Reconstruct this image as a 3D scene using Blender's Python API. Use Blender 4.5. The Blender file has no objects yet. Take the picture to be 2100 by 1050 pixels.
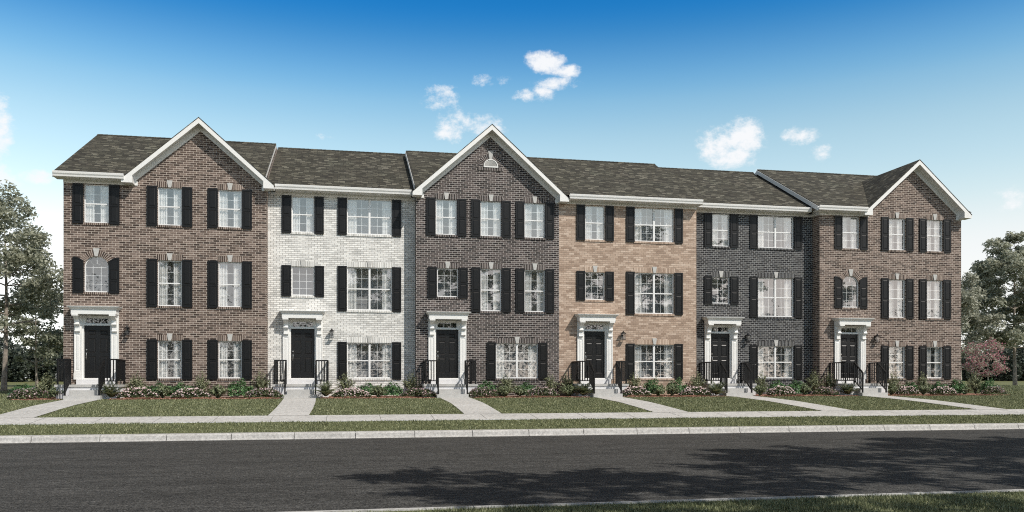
import bpy, math, random
import numpy as np
from mathutils import Vector, noise as mnoise
R = math.radians
scene = bpy.context.scene
C = scene.collection

# ------------------------------------------------------------------ camera, sky, sun, exposure
EYE = 1.62
cam = bpy.data.cameras.new("camera"); camo = bpy.data.objects.new("camera", cam); C.objects.link(camo)
camo.location = (0, 0, EYE)
camo.rotation_euler = (R(90), 0, R(-11.2775))
cam.sensor_width = 36; cam.lens = 36 * 1694.99 / 2100
cam.shift_y = 250 / 2100
cam.clip_start = 0.1; cam.clip_end = 3000
scene.camera = camo

SUN_EL, SUN_AZ = 44.0, 38.0          # azimuth measured from -Y (behind the viewer) towards +X
sd = Vector((math.sin(R(SUN_AZ)) * math.cos(R(SUN_EL)), -math.cos(R(SUN_AZ)) * math.cos(R(SUN_EL)), math.sin(R(SUN_EL))))
sun = bpy.data.lights.new("sun", 'SUN'); suno = bpy.data.objects.new("sun", sun); C.objects.link(suno)
sun.energy = 4.2; sun.angle = R(0.5); sun.color = (1.0, 0.95, 0.875)
suno.rotation_euler = sd.to_track_quat('Z', 'Y').to_euler()
suno.location = (20, -30, 40)

scene.view_settings.view_transform = 'Standard'
scene.view_settings.look = 'None'
scene.view_settings.exposure = 0.0
scene.view_settings.gamma = 1.0
scene.cycles.filter_width = 1.1
scene.cycles.use_denoising = False
scene.cycles.sample_clamp_indirect = 2.5

world = bpy.data.worlds.new("World"); scene.world = world
world.use_nodes = True
SKY_TINT = [(0.0, (2.2, 2.3, 2.9)), (.038, (1.95, 1.78, 2.0)), (.089, (2.6, 1.98, 1.72)), (.135, (3.2, 2.25, 1.74)), (.165, (3.25, 2.36, 1.74)), (.196, (2.97, 2.41, 1.74)), (.235, (2.62, 2.38, 1.80)),
            (.275, (2.40, 2.32, 1.77)), (.315, (1.60, 2.04, 1.80)), (.340, (1.08, 1.76, 1.78)), (.363, (.69, 1.46, 1.70)),
            (.386, (.32, 1.18, 1.60)), (.411, (.09, .98, 1.62)), (.44, (.12, .95, 1.5)), (.52, (.7, .72, .7)), (.62, (1.35, .82, .46)), (.8, (1.6, .92, .46))]



def build_world():
    nt = world.node_tree; nt.nodes.clear()
    N = nt.nodes.new; L = nt.links.new
    out = N('ShaderNodeOutputWorld'); bg = N('ShaderNodeBackground')
    sky = N('ShaderNodeTexSky'); sky.sky_type = 'NISHITA'; sky.sun_disc = False
    sky.sun_elevation = R(SUN_EL); sky.sun_rotation = R(180 - SUN_AZ)
    sky.air_density = 1.0; sky.dust_density = 0.6; sky.ozone_density = 2.0
    tc = N('ShaderNodeTexCoord'); sep = N('ShaderNodeSeparateXYZ'); L(tc.outputs['Generated'], sep.inputs[0])
    ramp = N('ShaderNodeValToRGB'); L(sep.outputs['Z'], ramp.inputs[0])
    ramp.color_ramp.interpolation = 'B_SPLINE'
    el = ramp.color_ramp.elements
    while len(el) > 1: el.remove(el[-1])
    for i, (p, c) in enumerate(SKY_TINT):
        e = el[0] if i == 0 else el.new(p)
        e.position = p; e.color = (c[0] / 4, c[1] / 4, c[2] / 4, 1)
    mul = N('ShaderNodeMix'); mul.data_type = 'RGBA'; mul.blend_type = 'MULTIPLY'; mul.inputs[0].default_value = 1
    up3 = N('ShaderNodeVectorMath'); up3.operation = 'SCALE'; up3.inputs['Scale'].default_value = 4; L(ramp.outputs[0], up3.inputs[0])
    L(sky.outputs[0], mul.inputs[6]); L(up3.outputs[0], mul.inputs[7])
    # clouds: puffs at given bearings and elevations, edges broken up by noise
    def math_(op, a, b=None, c=None):
        n = N('ShaderNodeMath'); n.operation = op
        for i, v in enumerate((a, b, c)):
            if v is None: continue
            if isinstance(v, (int, float)): n.inputs[i].default_value = v
            else: L(v, n.inputs[i])
        return n.outputs[0]
    az = math_('ARCTAN2', sep.outputs['X'], sep.outputs['Y'])
    hz = math_('SQRT', math_('ADD', math_('MULTIPLY', sep.outputs['X'], sep.outputs['X']), math_('MULTIPLY', sep.outputs['Y'], sep.outputs['Y'])))
    elv = math_('ARCTAN2', sep.outputs['Z'], hz)
    comb = N('ShaderNodeCombineXYZ'); L(az, comb.inputs[0]); L(math_('MULTIPLY', elv, 1.35), comb.inputs[1])
    def noise_(scale, det, rough, seed):
        n = N('ShaderNodeTexNoise'); n.inputs['Scale'].default_value = scale; n.inputs['Detail'].default_value = det
        n.inputs['Roughness'].default_value = rough
        m = N('ShaderNodeVectorMath'); m.operation = 'ADD'; m.inputs[1].default_value = (seed, seed * 0.7, seed * 0.3)
        L(comb.outputs[0], m.inputs[0]); L(m.outputs[0], n.inputs['Vector'])
        return n.outputs[0]
    n1 = noise_(48, 8, 0.62, 3.1)
    n2 = noise_(16, 6, 0.55, 9.3)
    n3 = noise_(150, 6, 0.65, 5.7)
    clouds = [(13.6, 20.9, 1.5, 0.65, 1.0), (15.1, 20.35, 1.1, 0.42, .95), (14.4, 19.55, 1.5, 0.42, .9), (12.2, 18.85, 1.0, 0.42, .9), (13.4, 18.95, 1.0, 0.5, .9),
              (6.3, 18.7, 1.2, 0.8, .85), (9.2, 19.75, 0.9, 0.4, .65), (10.8, 19.95, 0.6, 0.38, .65),
              (7.9, 17.1, 1.8, 0.8, .95), (9.3, 16.9, 1.5, 0.8, .85), (7.0, 16.3, 1.1, 0.5, .8),
              (25.4, 15.3, 1.5, 1.2, 1.3), (26.8, 15.6, 1.5, 1.2, 1.3), (26.2, 14.6, 1.7, 0.8, 1.1), (27.9, 13.2, 0.8, 0.35, .6),
              (30.5, 15.5, 1.1, 0.6, .95), (31.8, 14.3, 0.8, 0.5, .7), (-20.7, 14.6, 0.9, 1.9, 1.0), (-20.4, 11.7, 1.0, 0.6, 1.0), (-18.7, 11.9, 1.2, 0.4, .8),
              (0.5, 14.4, 1.3, 0.6, .35), (-1.5, 15.9, 0.5, 0.2, .3), (42.5, 10.5, 0.8, 0.6, .6),
              (-62, 16, 14, 4, .8), (75, 22, 16, 5, .8), (120, 30, 22, 7, .8), (-120, 24, 20, 6, .8), (165, 40, 18, 7, .7)]
    tot = None
    for (a, e, ra, re, k) in clouds:
        dx = math_('MULTIPLY', math_('SUBTRACT', az, R(a)), 1 / R(ra))
        dy = math_('MULTIPLY', math_('SUBTRACT', elv, R(e)), 1 / R(re))
        d2 = math_('ADD', math_('MULTIPLY', dx, dx), math_('MULTIPLY', dy, dy))
        w = math_('MULTIPLY', math_('SUBTRACT', 1.55, d2), k)
        w = math_('MAXIMUM', w, -1.5)
        tot = w if tot is None else math_('MAXIMUM', tot, w)
    nn = math_('ADD', math_('ADD', math_('MULTIPLY', math_('SUBTRACT', n3, 0.5), 1.5), math_('MULTIPLY', math_('SUBTRACT', n1, 0.5), 3.6)), math_('MULTIPLY', math_('SUBTRACT', n2, 0.5), 2.2))
    dens = N('ShaderNodeMapRange'); dens.interpolation_type = 'SMOOTHSTEP'
    L(math_('ADD', tot, nn), dens.inputs[0]); dens.inputs[1].default_value = 0.2; dens.inputs[2].default_value = 1.9
    dens.inputs[4].default_value = 0.96
    mix = N('ShaderNodeMix'); mix.data_type = 'RGBA'
    L(dens.outputs[0], mix.inputs[0]); L(mul.outputs[2], mix.inputs[6]); mix.inputs[7].default_value = (9.6, 9.7, 9.9, 1)
    L(mix.outputs[2], bg.inputs[0]); bg.inputs[1].default_value = 0.1
    L(bg.outputs[0], out.inputs[0])


# ------------------------------------------------------------------ helpers
def link(o, parent=None):
    C.objects.link(o)
    if parent is not None: o.parent = parent
    return o


def tag(o, label=None, cat=None, group=None, kind=None):
    if label: o['label'] = label
    if cat: o['category'] = cat
    if group: o['group'] = group
    if kind: o['kind'] = kind
    return o


def empty(name, loc, rz=0.0):
    o = bpy.data.objects.new(name, None); o.location = loc; o.rotation_euler = (0, 0, rz); o.empty_display_size = .2
    return link(o)


def np_mesh(name, V, F, mat, parent=None, smooth=False, uv=None):
    """V (n,3), F (m,k) arrays with one face size"""
    V = np.asarray(V, dtype=np.float32); F = np.asarray(F, dtype=np.int32)
    me = bpy.data.meshes.new(name); k = F.shape[1]
    me.vertices.add(len(V)); me.vertices.foreach_set('co', V.ravel())
    me.loops.add(F.size); me.loops.foreach_set('vertex_index', F.ravel())
    me.polygons.add(len(F)); me.polygons.foreach_set('loop_start', np.arange(0, F.size, k, dtype=np.int32))
    me.polygons.foreach_set('loop_total', np.full(len(F), k, dtype=np.int32))
    if smooth: me.polygons.foreach_set('use_smooth', np.ones(len(F), dtype=bool))
    if uv is not None:
        l = me.uv_layers.new(name='UVMap'); l.data.foreach_set('uv', np.asarray(uv, dtype=np.float32).ravel())
    me.materials.append(mat); me.update(calc_edges=True)
    o = bpy.data.objects.new(name, me)
    return link(o, parent)


class MB:
    """collects faces (with uv in metres) and links them as ONE mesh"""
    def __init__(s): s.v = []; s.f = []; s.uv = []; s.sm = []
    def face(s, pts, uv=None, smooth=False):
        i = len(s.v); s.v += [tuple(p) for p in pts]; s.f.append(tuple(range(i, i + len(pts))))
        if uv is None:
            a = Vector(pts[0]); n = Vector((0, 0, 0))
            for k in range(1, len(pts) - 1): n += (Vector(pts[k]) - a).cross(Vector(pts[k + 1]) - a)
            ax, ay, az = abs(n.x), abs(n.y), abs(n.z)
            if ay >= ax and ay >= az: uv = [(p[0], p[2]) for p in pts]
            elif ax >= az: uv = [(p[1] + .37, p[2]) for p in pts]
            else: uv = [(p[0], p[1]) for p in pts]
        s.uv.append(uv); s.sm.append(smooth)
    def box(s, x0, x1, y0, y1, z0, z1, skip=''):
        if '-y' not in skip: s.face([(x0, y0, z0), (x1, y0, z0), (x1, y0, z1), (x0, y0, z1)])
        if '+y' not in skip: s.face([(x1, y1, z0), (x0, y1, z0), (x0, y1, z1), (x1, y1, z1)])
        if '-x' not in skip: s.face([(x0, y1, z0), (x0, y0, z0), (x0, y0, z1), (x0, y1, z1)])
        if '+x' not in skip: s.face([(x1, y0, z0), (x1, y1, z0), (x1, y1, z1), (x1, y0, z1)])
        if '-z' not in skip: s.face([(x0, y1, z0), (x1, y1, z0), (x1, y0, z0), (x0, y0, z0)])
        if '+z' not in skip: s.face([(x0, y0, z1), (x1, y0, z1), (x1, y1, z1), (x0, y1, z1)])
    def prism(s, poly, y0, y1):
        """poly in (x,z), counter-clockwise seen from -y"""
        s.face([(x, y0, z) for x, z in poly]); s.face([(x, y1, z) for x, z in reversed(poly)])
        n = len(poly)
        for i in range(n):
            a, b = poly[i], poly[(i + 1) % n]
            s.face([(b[0], y0, b[1]), (a[0], y0, a[1]), (a[0], y1, a[1]), (b[0], y1, b[1])])
    def prism_yz(s, poly, x0, x1):
        s.face([(x0, y, z) for y, z in reversed(poly)]); s.face([(x1, y, z) for y, z in poly])
        n = len(poly)
        for i in range(n):
            a, b = poly[i], poly[(i + 1) % n]
            s.face([(x0, a[0], a[1]), (x0, b[0], b[1]), (x1, b[0], b[1]), (x1, a[0], a[1])])
    def bar(s, p, q, w, h=None):
        """rectangular bar from p to q"""
        h = h or w; p = Vector(p); q = Vector(q); d = (q - p).normalized()
        up = Vector((0, 0, 1)) if abs(d.z) < .95 else Vector((0, 1, 0))
        a = d.cross(up).normalized() * w / 2; b = a.normalized().cross(d) * h / 2
        P = [p - a - b, p + a - b, p + a + b, p - a + b, q - a - b, q + a - b, q + a + b, q - a + b]
        for f in ((3, 2, 1, 0), (4, 5, 6, 7), (0, 1, 5, 4), (1, 2, 6, 5), (2, 3, 7, 6), (3, 0, 4, 7)):
            s.face([P[i] for i in f])
    def tube(s, pts, radii, n=8, smooth=True):
        pts = [Vector(p) for p in pts]; prev = None; rings = []
        for i, p in enumerate(pts):
            d = (pts[min(i + 1, len(pts) - 1)] - pts[max(i - 1, 0)]).normalized()
            a = d.cross(Vector((.3, .9, .2))).normalized() if prev is None else (prev - d * prev.dot(d)).normalized()
            prev = a; b = d.cross(a)
            rings.append([p + (a * math.cos(t) + b * math.sin(t)) * radii[i] for t in [2 * math.pi * k / n for k in range(n)]])
        for i in range(len(rings) - 1):
            for k in range(n):
                s.face([rings[i][k], rings[i][(k + 1) % n], rings[i + 1][(k + 1) % n], rings[i + 1][k]], smooth=smooth)
        s.face(list(reversed(rings[0]))); s.face(rings[-1])
    def build(s, name, mat, parent=None):
        me = bpy.data.meshes.new(name)
        me.from_pydata(s.v, [], s.f)
        l = me.uv_layers.new(name='UVMap')
        l.data.foreach_set('uv', np.array([c for f in s.uv for c in f], dtype=np.float32).ravel())
        me.polygons.foreach_set('use_smooth', s.sm)
        me.materials.append(mat); me.update()
        o = bpy.data.objects.new(name, me)
        return link(o, parent)


# ------------------------------------------------------------------ materials
def new_mat(name):
    m = bpy.data.materials.new(name); m.use_nodes = True
    nt = m.node_tree; nt.nodes.clear()
    out = nt.nodes.new('ShaderNodeOutputMaterial'); b = nt.nodes.new('ShaderNodeBsdfPrincipled')
    nt.links.new(b.outputs[0], out.inputs[0])
    return m, nt, b, out


def nd(nt, t, **kw):
    n = nt.nodes.new(t)
    for k, v in kw.items():
        if k.startswith('i_'): n.inputs[k[2:].replace('_', ' ')].default_value = v
        else: setattr(n, k, v)
    return n


def ramp(nt, src, stops, interp='LINEAR'):
    r = nt.nodes.new('ShaderNodeValToRGB'); r.color_ramp.interpolation = interp
    e = r.color_ramp.elements
    e[0].position = stops[0][0]; e[0].color = (*stops[0][1], 1)
    e[1].position = stops[-1][0]; e[1].color = (*stops[-1][1], 1)
    for p, c in stops[1:-1]:
        k = e.new(p); k.color = (*c, 1)
    if src is not None: nt.links.new(src, r.inputs[0])
    return r.outputs[0]


def mixc(nt, fac, a, b, blend='MIX'):
    m = nt.nodes.new('ShaderNodeMix'); m.data_type = 'RGBA'; m.blend_type = blend
    for i, v in ((0, fac), (6, a), (7, b)):
        if isinstance(v, (int, float)): m.inputs[i].default_value = v
        elif isinstance(v, tuple): m.inputs[i].default_value = (*v, 1) if len(v) == 3 else v
        else: nt.links.new(v, m.inputs[i])
    return m.outputs[2]


def bump(nt, b, src, strength, dist=.01):
    n = nd(nt, 'ShaderNodeBump'); n.inputs['Strength'].default_value = strength; n.inputs['Distance'].default_value = dist
    nt.links.new(src, n.inputs['Height']); nt.links.new(n.outputs[0], b.inputs['Normal'])


def noise_of(nt, vec, scale, detail=4, rough=.6, out='Fac'):
    n = nd(nt, 'ShaderNodeTexNoise'); n.inputs['Scale'].default_value = scale; n.inputs['Detail'].default_value = detail
    n.inputs['Roughness'].default_value = rough
    if vec is not None: nt.links.new(vec, n.inputs['Vector'])
    return n.outputs[0] if out == 'Fac' else n.outputs[1]


def scaled(nt, vec, s):
    m = nd(nt, 'ShaderNodeMapping'); m.inputs['Scale'].default_value = s
    nt.links.new(vec, m.inputs['Vector']); return m.outputs[0]


def brick_mat(name, tones, mortar, w=.24, h=.0853, joint=.013, blotch=.5, dark=(.03, .025, .02), seed=0.0, rot=False):
    m, nt, b, out = new_mat(name)
    tc = nd(nt, 'ShaderNodeTexCoord')
    vec = tc.outputs['UV']
    mp = nd(nt, 'ShaderNodeMapping'); mp.inputs['Location'].default_value = (seed, 0, 0)
    if rot: mp.inputs['Rotation'].default_value = (0, 0, R(90))
    nt.links.new(vec, mp.inputs['Vector']); v = mp.outputs[0]
    br = nd(nt, 'ShaderNodeTexBrick'); nt.links.new(v, br.inputs['Vector'])
    br.inputs['Color1'].default_value = (0, 0, 0, 1); br.inputs['Color2'].default_value = (1, 1, 1, 1); br.inputs['Mortar'].default_value = (.5, .5, .5, 1)
    br.inputs['Scale'].default_value = 1; br.inputs['Mortar Size'].default_value = joint / 2; br.inputs['Mortar Smooth'].default_value = .1
    br.inputs['Bias'].default_value = 0; br.inputs['Brick Width'].default_value = w; br.inputs['Row Height'].default_value = h
    col = ramp(nt, br.outputs['Color'], tones)
    n1 = noise_of(nt, scaled(nt, v, (1, 2.2, 1)), 14, 4, .7)
    bl = ramp(nt, n1, [(.48, (0, 0, 0)), (.64, (1, 1, 1))])
    mm = nd(nt, 'ShaderNodeMath', operation='MULTIPLY'); nt.links.new(bl, mm.inputs[0]); mm.inputs[1].default_value = blotch
    col = mixc(nt, mm.outputs[0], col, dark)
    n2 = noise_of(nt, v, 70, 3, .7)
    col = mixc(nt, .5, col, ramp(nt, n2, [(.3, (.35, .35, .35)), (.7, (.75, .75, .75))]), 'OVERLAY')
    n3 = noise_of(nt, v, .7, 4, .6)
    mort = mixc(nt, .5, mortar, ramp(nt, noise_of(nt, v, 9, 3, .6), [(.3, (.4, .4, .4)), (.7, (.6, .6, .6))]), 'OVERLAY')
    col = mixc(nt, br.outputs['Fac'], col, mort)
    col = mixc(nt, .35, col, ramp(nt, n3, [(.3, (.4, .4, .4)), (.7, (.6, .6, .6))]), 'OVERLAY')
    nt.links.new(col, b.inputs['Base Color']); b.inputs['Roughness'].default_value = .88
    inv = nd(nt, 'ShaderNodeMath', operation='SUBTRACT'); inv.inputs[0].default_value = 1; nt.links.new(br.outputs['Fac'], inv.inputs[1])
    ad = nd(nt, 'ShaderNodeMath', operation='MULTIPLY_ADD'); nt.links.new(n2, ad.inputs[0]); ad.inputs[1].default_value = .25; nt.links.new(inv.outputs[0], ad.inputs[2])
    bump(nt, b, ad.outputs[0], .6, .008)
    return m


def plain(name, col, rough=.5, metal=0.0, var=.08, scale=6, bumpy=0.0, spec=.5):
    m, nt, b, out = new_mat(name)
    tc = nd(nt, 'ShaderNodeTexCoord')
    n = noise_of(nt, tc.outputs['Object'], scale, 5, .6)
    lo = tuple(max(0, c * (1 - var)) for c in col); hi = tuple(min(1, c * (1 + var)) for c in col)
    nt.links.new(ramp(nt, n, [(.3, lo), (.7, hi)]), b.inputs['Base Color'])
    b.inputs['Roughness'].default_value = rough; b.inputs['Metallic'].default_value = metal
    b.inputs['Specular IOR Level'].default_value = spec
    if bumpy: bump(nt, b, noise_of(nt, tc.outputs['Object'], scale * 12, 3, .6), bumpy, .004)
    return m


TONES = {
    'brown': dict(tones=[(0, (.032, .020, .015)), (.3, (.074, .050, .039)), (.65, (.138, .099, .080)), (1, (.215, .163, .136))], mortar=(.58, .50, .43), w=.25, h=.0870, joint=.015, blotch=.75, dark=(.045, .032, .027)),
    'white': dict(tones=[(0, (.52, .515, .49)), (.4, (.68, .67, .64)), (1, (.82, .81, .77))], mortar=(.15, .145, .13), w=.235, h=.0815, joint=.0125, blotch=.22, dark=(.5, .49, .46)),
    'charcoal': dict(tones=[(0, (.013, .010, .010)), (.4, (.040, .031, .029)), (.75, (.074, .058, .055)), (1, (.115, .094, .086))], mortar=(.53, .49, .455), w=.232, h=.0870, joint=.0135, blotch=.4, dark=(.03, .026, .024)),
    'tan': dict(tones=[(0, (.28, .20, .15)), (.35, (.385, .287, .220)), (.75, (.455, .350, .275)), (1, (.55, .44, .355))], mortar=(.235, .175, .13), w=.235, h=.0860, joint=.0125, blotch=.18, dark=(.30, .19, .12)),
    'slate': dict(tones=[(0, (.008, .008, .009)), (.45, (.023, .023, .025)), (.8, (.046, .046, .048)), (1, (.075, .075, .071))], mortar=(.44, .44, .43), w=.215, h=.0870, joint=.0125, blotch=.3, dark=(.02, .02, .022)),
}
BR = {k: brick_mat('brick_' + k, seed=i * 3.3, **v) for i, (k, v) in enumerate(TONES.items())}
BRV = {}
for i, (k, v) in enumerate(TONES.items()):
    d = dict(v); d['h'] = .072; d['w'] = 3.0
    BRV[k] = brick_mat('brick_soldier_' + k, seed=i * 5.1, rot=True, **d)


def shingle_mat():
    m, nt, b, out = new_mat('shingles')
    tc = nd(nt, 'ShaderNodeTexCoord'); v = tc.outputs['UV']
    br = nd(nt, 'ShaderNodeTexBrick'); nt.links.new(v, br.inputs['Vector'])
    br.offset = .37; br.offset_frequency = 2; br.squash = 1.35; br.squash_frequency = 3
    br.inputs['Color1'].default_value = (0, 0, 0, 1); br.inputs['Color2'].default_value = (1, 1, 1, 1); br.inputs['Mortar'].default_value = (0, 0, 0, 1)
    br.inputs['Scale'].default_value = 1; br.inputs['Mortar Size'].default_value = .014; br.inputs['Mortar Smooth'].default_value = .4
    br.inputs['Brick Width'].default_value = .24; br.inputs['Row Height'].default_value = .142
    col = ramp(nt, br.outputs['Color'], [(0, (.022, .020, .014)), (.5, (.052, .049, .035)), (.8, (.088, .083, .062)), (1, (.165, .157, .122))])
    n3 = noise_of(nt, scaled(nt, v, (1, 1, 1)), .9, 4, .65, 'Color')
    col = mixc(nt, .07, col, n3, 'OVERLAY')
    n2 = noise_of(nt, v, 60, 3, .7)
    col = mixc(nt, .5, col, ramp(nt, n2, [(.3, (.3, .3, .3)), (.7, (.7, .7, .7))]), 'OVERLAY')
    # thick butt edge at the foot of each course
    sep = nd(nt, 'ShaderNodeSeparateXYZ'); nt.links.new(v, sep.inputs[0])
    dv = nd(nt, 'ShaderNodeMath', operation='DIVIDE'); nt.links.new(sep.outputs[1], dv.inputs[0]); dv.inputs[1].default_value = .142
    fr = nd(nt, 'ShaderNodeMath', operation='FRACT'); nt.links.new(dv.outputs[0], fr.inputs[0])
    col = mixc(nt, br.outputs['Fac'], col, (.02, .019, .016))  # dark gaps round the shingles, course shadow lines put into the colour
    nt.links.new(col, b.inputs['Base Color']); b.inputs['Roughness'].default_value = .92
    inv = nd(nt, 'ShaderNodeMath', operation='SUBTRACT'); inv.inputs[0].default_value = 1; nt.links.new(fr.outputs[0], inv.inputs[1])
    ad = nd(nt, 'ShaderNodeMath', operation='MULTIPLY_ADD'); nt.links.new(n2, ad.inputs[0]); ad.inputs[1].default_value = .4; nt.links.new(inv.outputs[0], ad.inputs[2])
    bump(nt, b, ad.outputs[0], .7, .012)
    return m


SHINGLE = shingle_mat()
WHITE = plain('white_trim', (.74, .735, .71), .45, var=.03)
WHITE2 = plain('white_vinyl', (.76, .76, .75), .35, var=.02)
STONE = plain('keystone_stone', (.46, .455, .435), .8, var=.1, scale=8, bumpy=.2)
SHUT = plain('black_shutter_paint', (.0065, .0065, .0069), .45, var=.15, scale=3, spec=.30)
DOORM = plain('black_door_paint', (.0085, .0085, .009), .38, var=.1, scale=2, spec=.38)
IRON = plain('black_railing_metal', (.006, .006, .0065), .5, var=.1, spec=.3)
SILVER = plain('brushed_nickel', (.55, .53, .50), .3, metal=1.0, var=.05)
ROOM = plain('dim_room', (.34, .345, .35), .9, var=.2, scale=2)
CONC = plain('porch_concrete', (.43, .425, .41), .85, var=.10, scale=5, bumpy=.3)
CONCW = plain('porch_white_render', (.66, .66, .67), .8, var=.05, scale=4, bumpy=.15)


def curtain_mat():
    m, nt, b, out = new_mat('sheer_curtain')
    b.inputs['Base Color'].default_value = (.92, .92, .90, 1); b.inputs['Roughness'].default_value = .9
    tr = nd(nt, 'ShaderNodeBsdfTransparent'); tl = nd(nt, 'ShaderNodeBsdfTranslucent'); tl.inputs[0].default_value = (.9, .9, .88, 1)
    m1 = nd(nt, 'ShaderNodeMixShader'); m1.inputs[0].default_value = .25
    nt.links.new(b.outputs[0], m1.inputs[1]); nt.links.new(tl.outputs[0], m1.inputs[2])
    m2 = nd(nt, 'ShaderNodeMixShader'); m2.inputs[0].default_value = .06
    nt.links.new(m1.outputs[0], m2.inputs[1]); nt.links.new(tr.outputs[0], m2.inputs[2])
    nt.links.new(m2.outputs[0], out.inputs[0])
    return m


def glass_mat(name, refl, tint=(.97, .98, .985)):
    m, nt, b, out = new_mat(name)
    nt.nodes.remove(b)
    tr = nd(nt, 'ShaderNodeBsdfTransparent'); tr.inputs[0].default_value = (*tint, 1)
    gl = nd(nt, 'ShaderNodeBsdfGlossy'); gl.inputs['Roughness'].default_value = .015; gl.inputs[0].default_value = (.95, .97, 1, 1)
    fz = nd(nt, 'ShaderNodeLayerWeight'); fz.inputs[0].default_value = .5
    pw = nd(nt, 'ShaderNodeMath', operation='POWER'); nt.links.new(fz.outputs['Facing'], pw.inputs[0]); pw.inputs[1].default_value = 4
    mr = nd(nt, 'ShaderNodeMapRange'); nt.links.new(pw.outputs[0], mr.inputs[0]); mr.inputs[3].default_value = refl; mr.inputs[4].default_value = .95
    # old float glass: slight waviness
    tc = nd(nt, 'ShaderNodeTexCoord')
    bp = nd(nt, 'ShaderNodeBump'); bp.inputs['Strength'].default_value = .04; bp.inputs['Distance'].default_value = .02
    nt.links.new(noise_of(nt, tc.outputs['Object'], 2.2, 1, .5), bp.inputs['Height']); nt.links.new(bp.outputs[0], gl.inputs['Normal'])
    mx = nd(nt, 'ShaderNodeMixShader'); nt.links.new(mr.outputs[0], mx.inputs[0]); nt.links.new(tr.outputs[0], mx.inputs[1]); nt.links.new(gl.outputs[0], mx.inputs[2])
    nt.links.new(mx.outputs[0], out.inputs[0])
    return m


CURT = curtain_mat()
GLASS = glass_mat('window_glass', .19)
ROOMD = plain('dark_hall', (.05, .05, .05), .9, var=.2)
LGLASS = glass_mat('lantern_glass', .06)


def leaf_mat(name, tones, trans=.25, gloss=.45):
    m, nt, b, out = new_mat(name)
    g = nd(nt, 'ShaderNodeNewGeometry')
    col = ramp(nt, g.outputs['Random Per Island'], tones)
    nt.links.new(col, b.inputs['Base Color']); b.inputs['Roughness'].default_value = gloss
    b.inputs['Specular IOR Level'].default_value = .35
    tl = nd(nt, 'ShaderNodeBsdfTranslucent'); nt.links.new(col, tl.inputs[0])
    mx = nd(nt, 'ShaderNodeMixShader'); mx.inputs[0].default_value = trans
    nt.links.new(b.outputs[0], mx.inputs[1]); nt.links.new(tl.outputs[0], mx.inputs[2]); nt.links.new(mx.outputs[0], out.inputs[0])
    return m


LEAF_A = leaf_mat('tree_leaves', [(0, (.22, .235, .17)), (.5, (.39, .405, .31)), (1, (.62, .635, .53))], .5)
LEAF_D = leaf_mat('dark_tree_leaves', [(0, (.16, .175, .12)), (.6, (.30, .32, .235)), (1, (.50, .52, .41))], .5)
LEAF_B = leaf_mat('pale_birch_leaves', [(0, (.22, .23, .18)), (.5, (.38, .39, .31)), (1, (.58, .59, .50))], .5)
LEAF_W = leaf_mat('wood_leaves', [(0, (.03, .04, .032)), (.6, (.065, .08, .062)), (1, (.12, .14, .105))])
LEAF_G = leaf_mat('shrub_leaves', [(0, (.036, .085, .032)), (.6, (.085, .18, .068)), (1, (.18, .31, .14))])
LEAF_T = leaf_mat('feathery_leaves', [(0, (.12, .135, .075)), (.6, (.235, .255, .15)), (1, (.38, .40, .25))])
LEAF_F = leaf_mat('fern_leaves', [(0, (.095, .122, .065)), (.6, (.20, .235, .13)), (1, (.34, .38, .23))])
LEAF_P = leaf_mat('flower_foliage', [(0, (.05, .07, .035)), (.6, (.10, .13, .06)), (1, (.18, .21, .11))])
PINK = leaf_mat('pale_pink_petals', [(0, (.56, .31, .34)), (.4, (.66, .50, .50)), (1, (.74, .69, .66))], .2, .6)
CRIM = leaf_mat('crimson_blossom', [(0, (.34, .06, .12)), (.5, (.60, .19, .29)), (1, (.78, .44, .52))], .4, .6)
GRASS = leaf_mat('grass_blades', [(0, (.060, .070, .032)), (.5, (.165, .185, .090)), (.85, (.295, .315, .17)), (1, (.48, .48, .31))], .2, .6)
BARK = plain('bark', (.13, .105, .085), .9, var=.45, scale=9, bumpy=.8)
BARKL = plain('pale_bark', (.36, .33, .28), .9, var=.45, scale=7, bumpy=.6)
BARKM = plain('grey_brown_bark', (.24, .205, .17), .9, var=.5, scale=6, bumpy=.8)


def ground_mat(name, a, b_, c, fine=22, strength=.5, streak=False, speck=None):
    m, nt, b, out = new_mat(name)
    g = nd(nt, 'ShaderNodeNewGeometry'); v = g.outputs['Position']
    vs = scaled(nt, v, (.35, 1.5, 1)) if streak else v
    n1 = noise_of(nt, vs, .8, 6, .65); n2 = noise_of(nt, v, fine, 4, .7); n3 = noise_of(nt, v, fine * 5, 2, .6)
    col = ramp(nt, n1, [(.3, a), (.7, b_)])
    col = mixc(nt, .6, col, ramp(nt, n2, [(.3, (.25, .25, .25)), (.7, (.75, .75, .75))]), 'OVERLAY')
    if speck: col = mixc(nt, ramp(nt, n3, [(.60, (0, 0, 0)), (.72, (1, 1, 1))]), col, speck)
    else: col = mixc(nt, .3, col, ramp(nt, n3, [(.3, (.3, .3, .3)), (.7, (.7, .7, .7))]), 'OVERLAY')
    nt.links.new(col, b.inputs['Base Color']); b.inputs['Roughness'].default_value = .9; b.inputs['Specular IOR Level'].default_value = .25
    bump(nt, b, n2, strength, .01)
    return m


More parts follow.
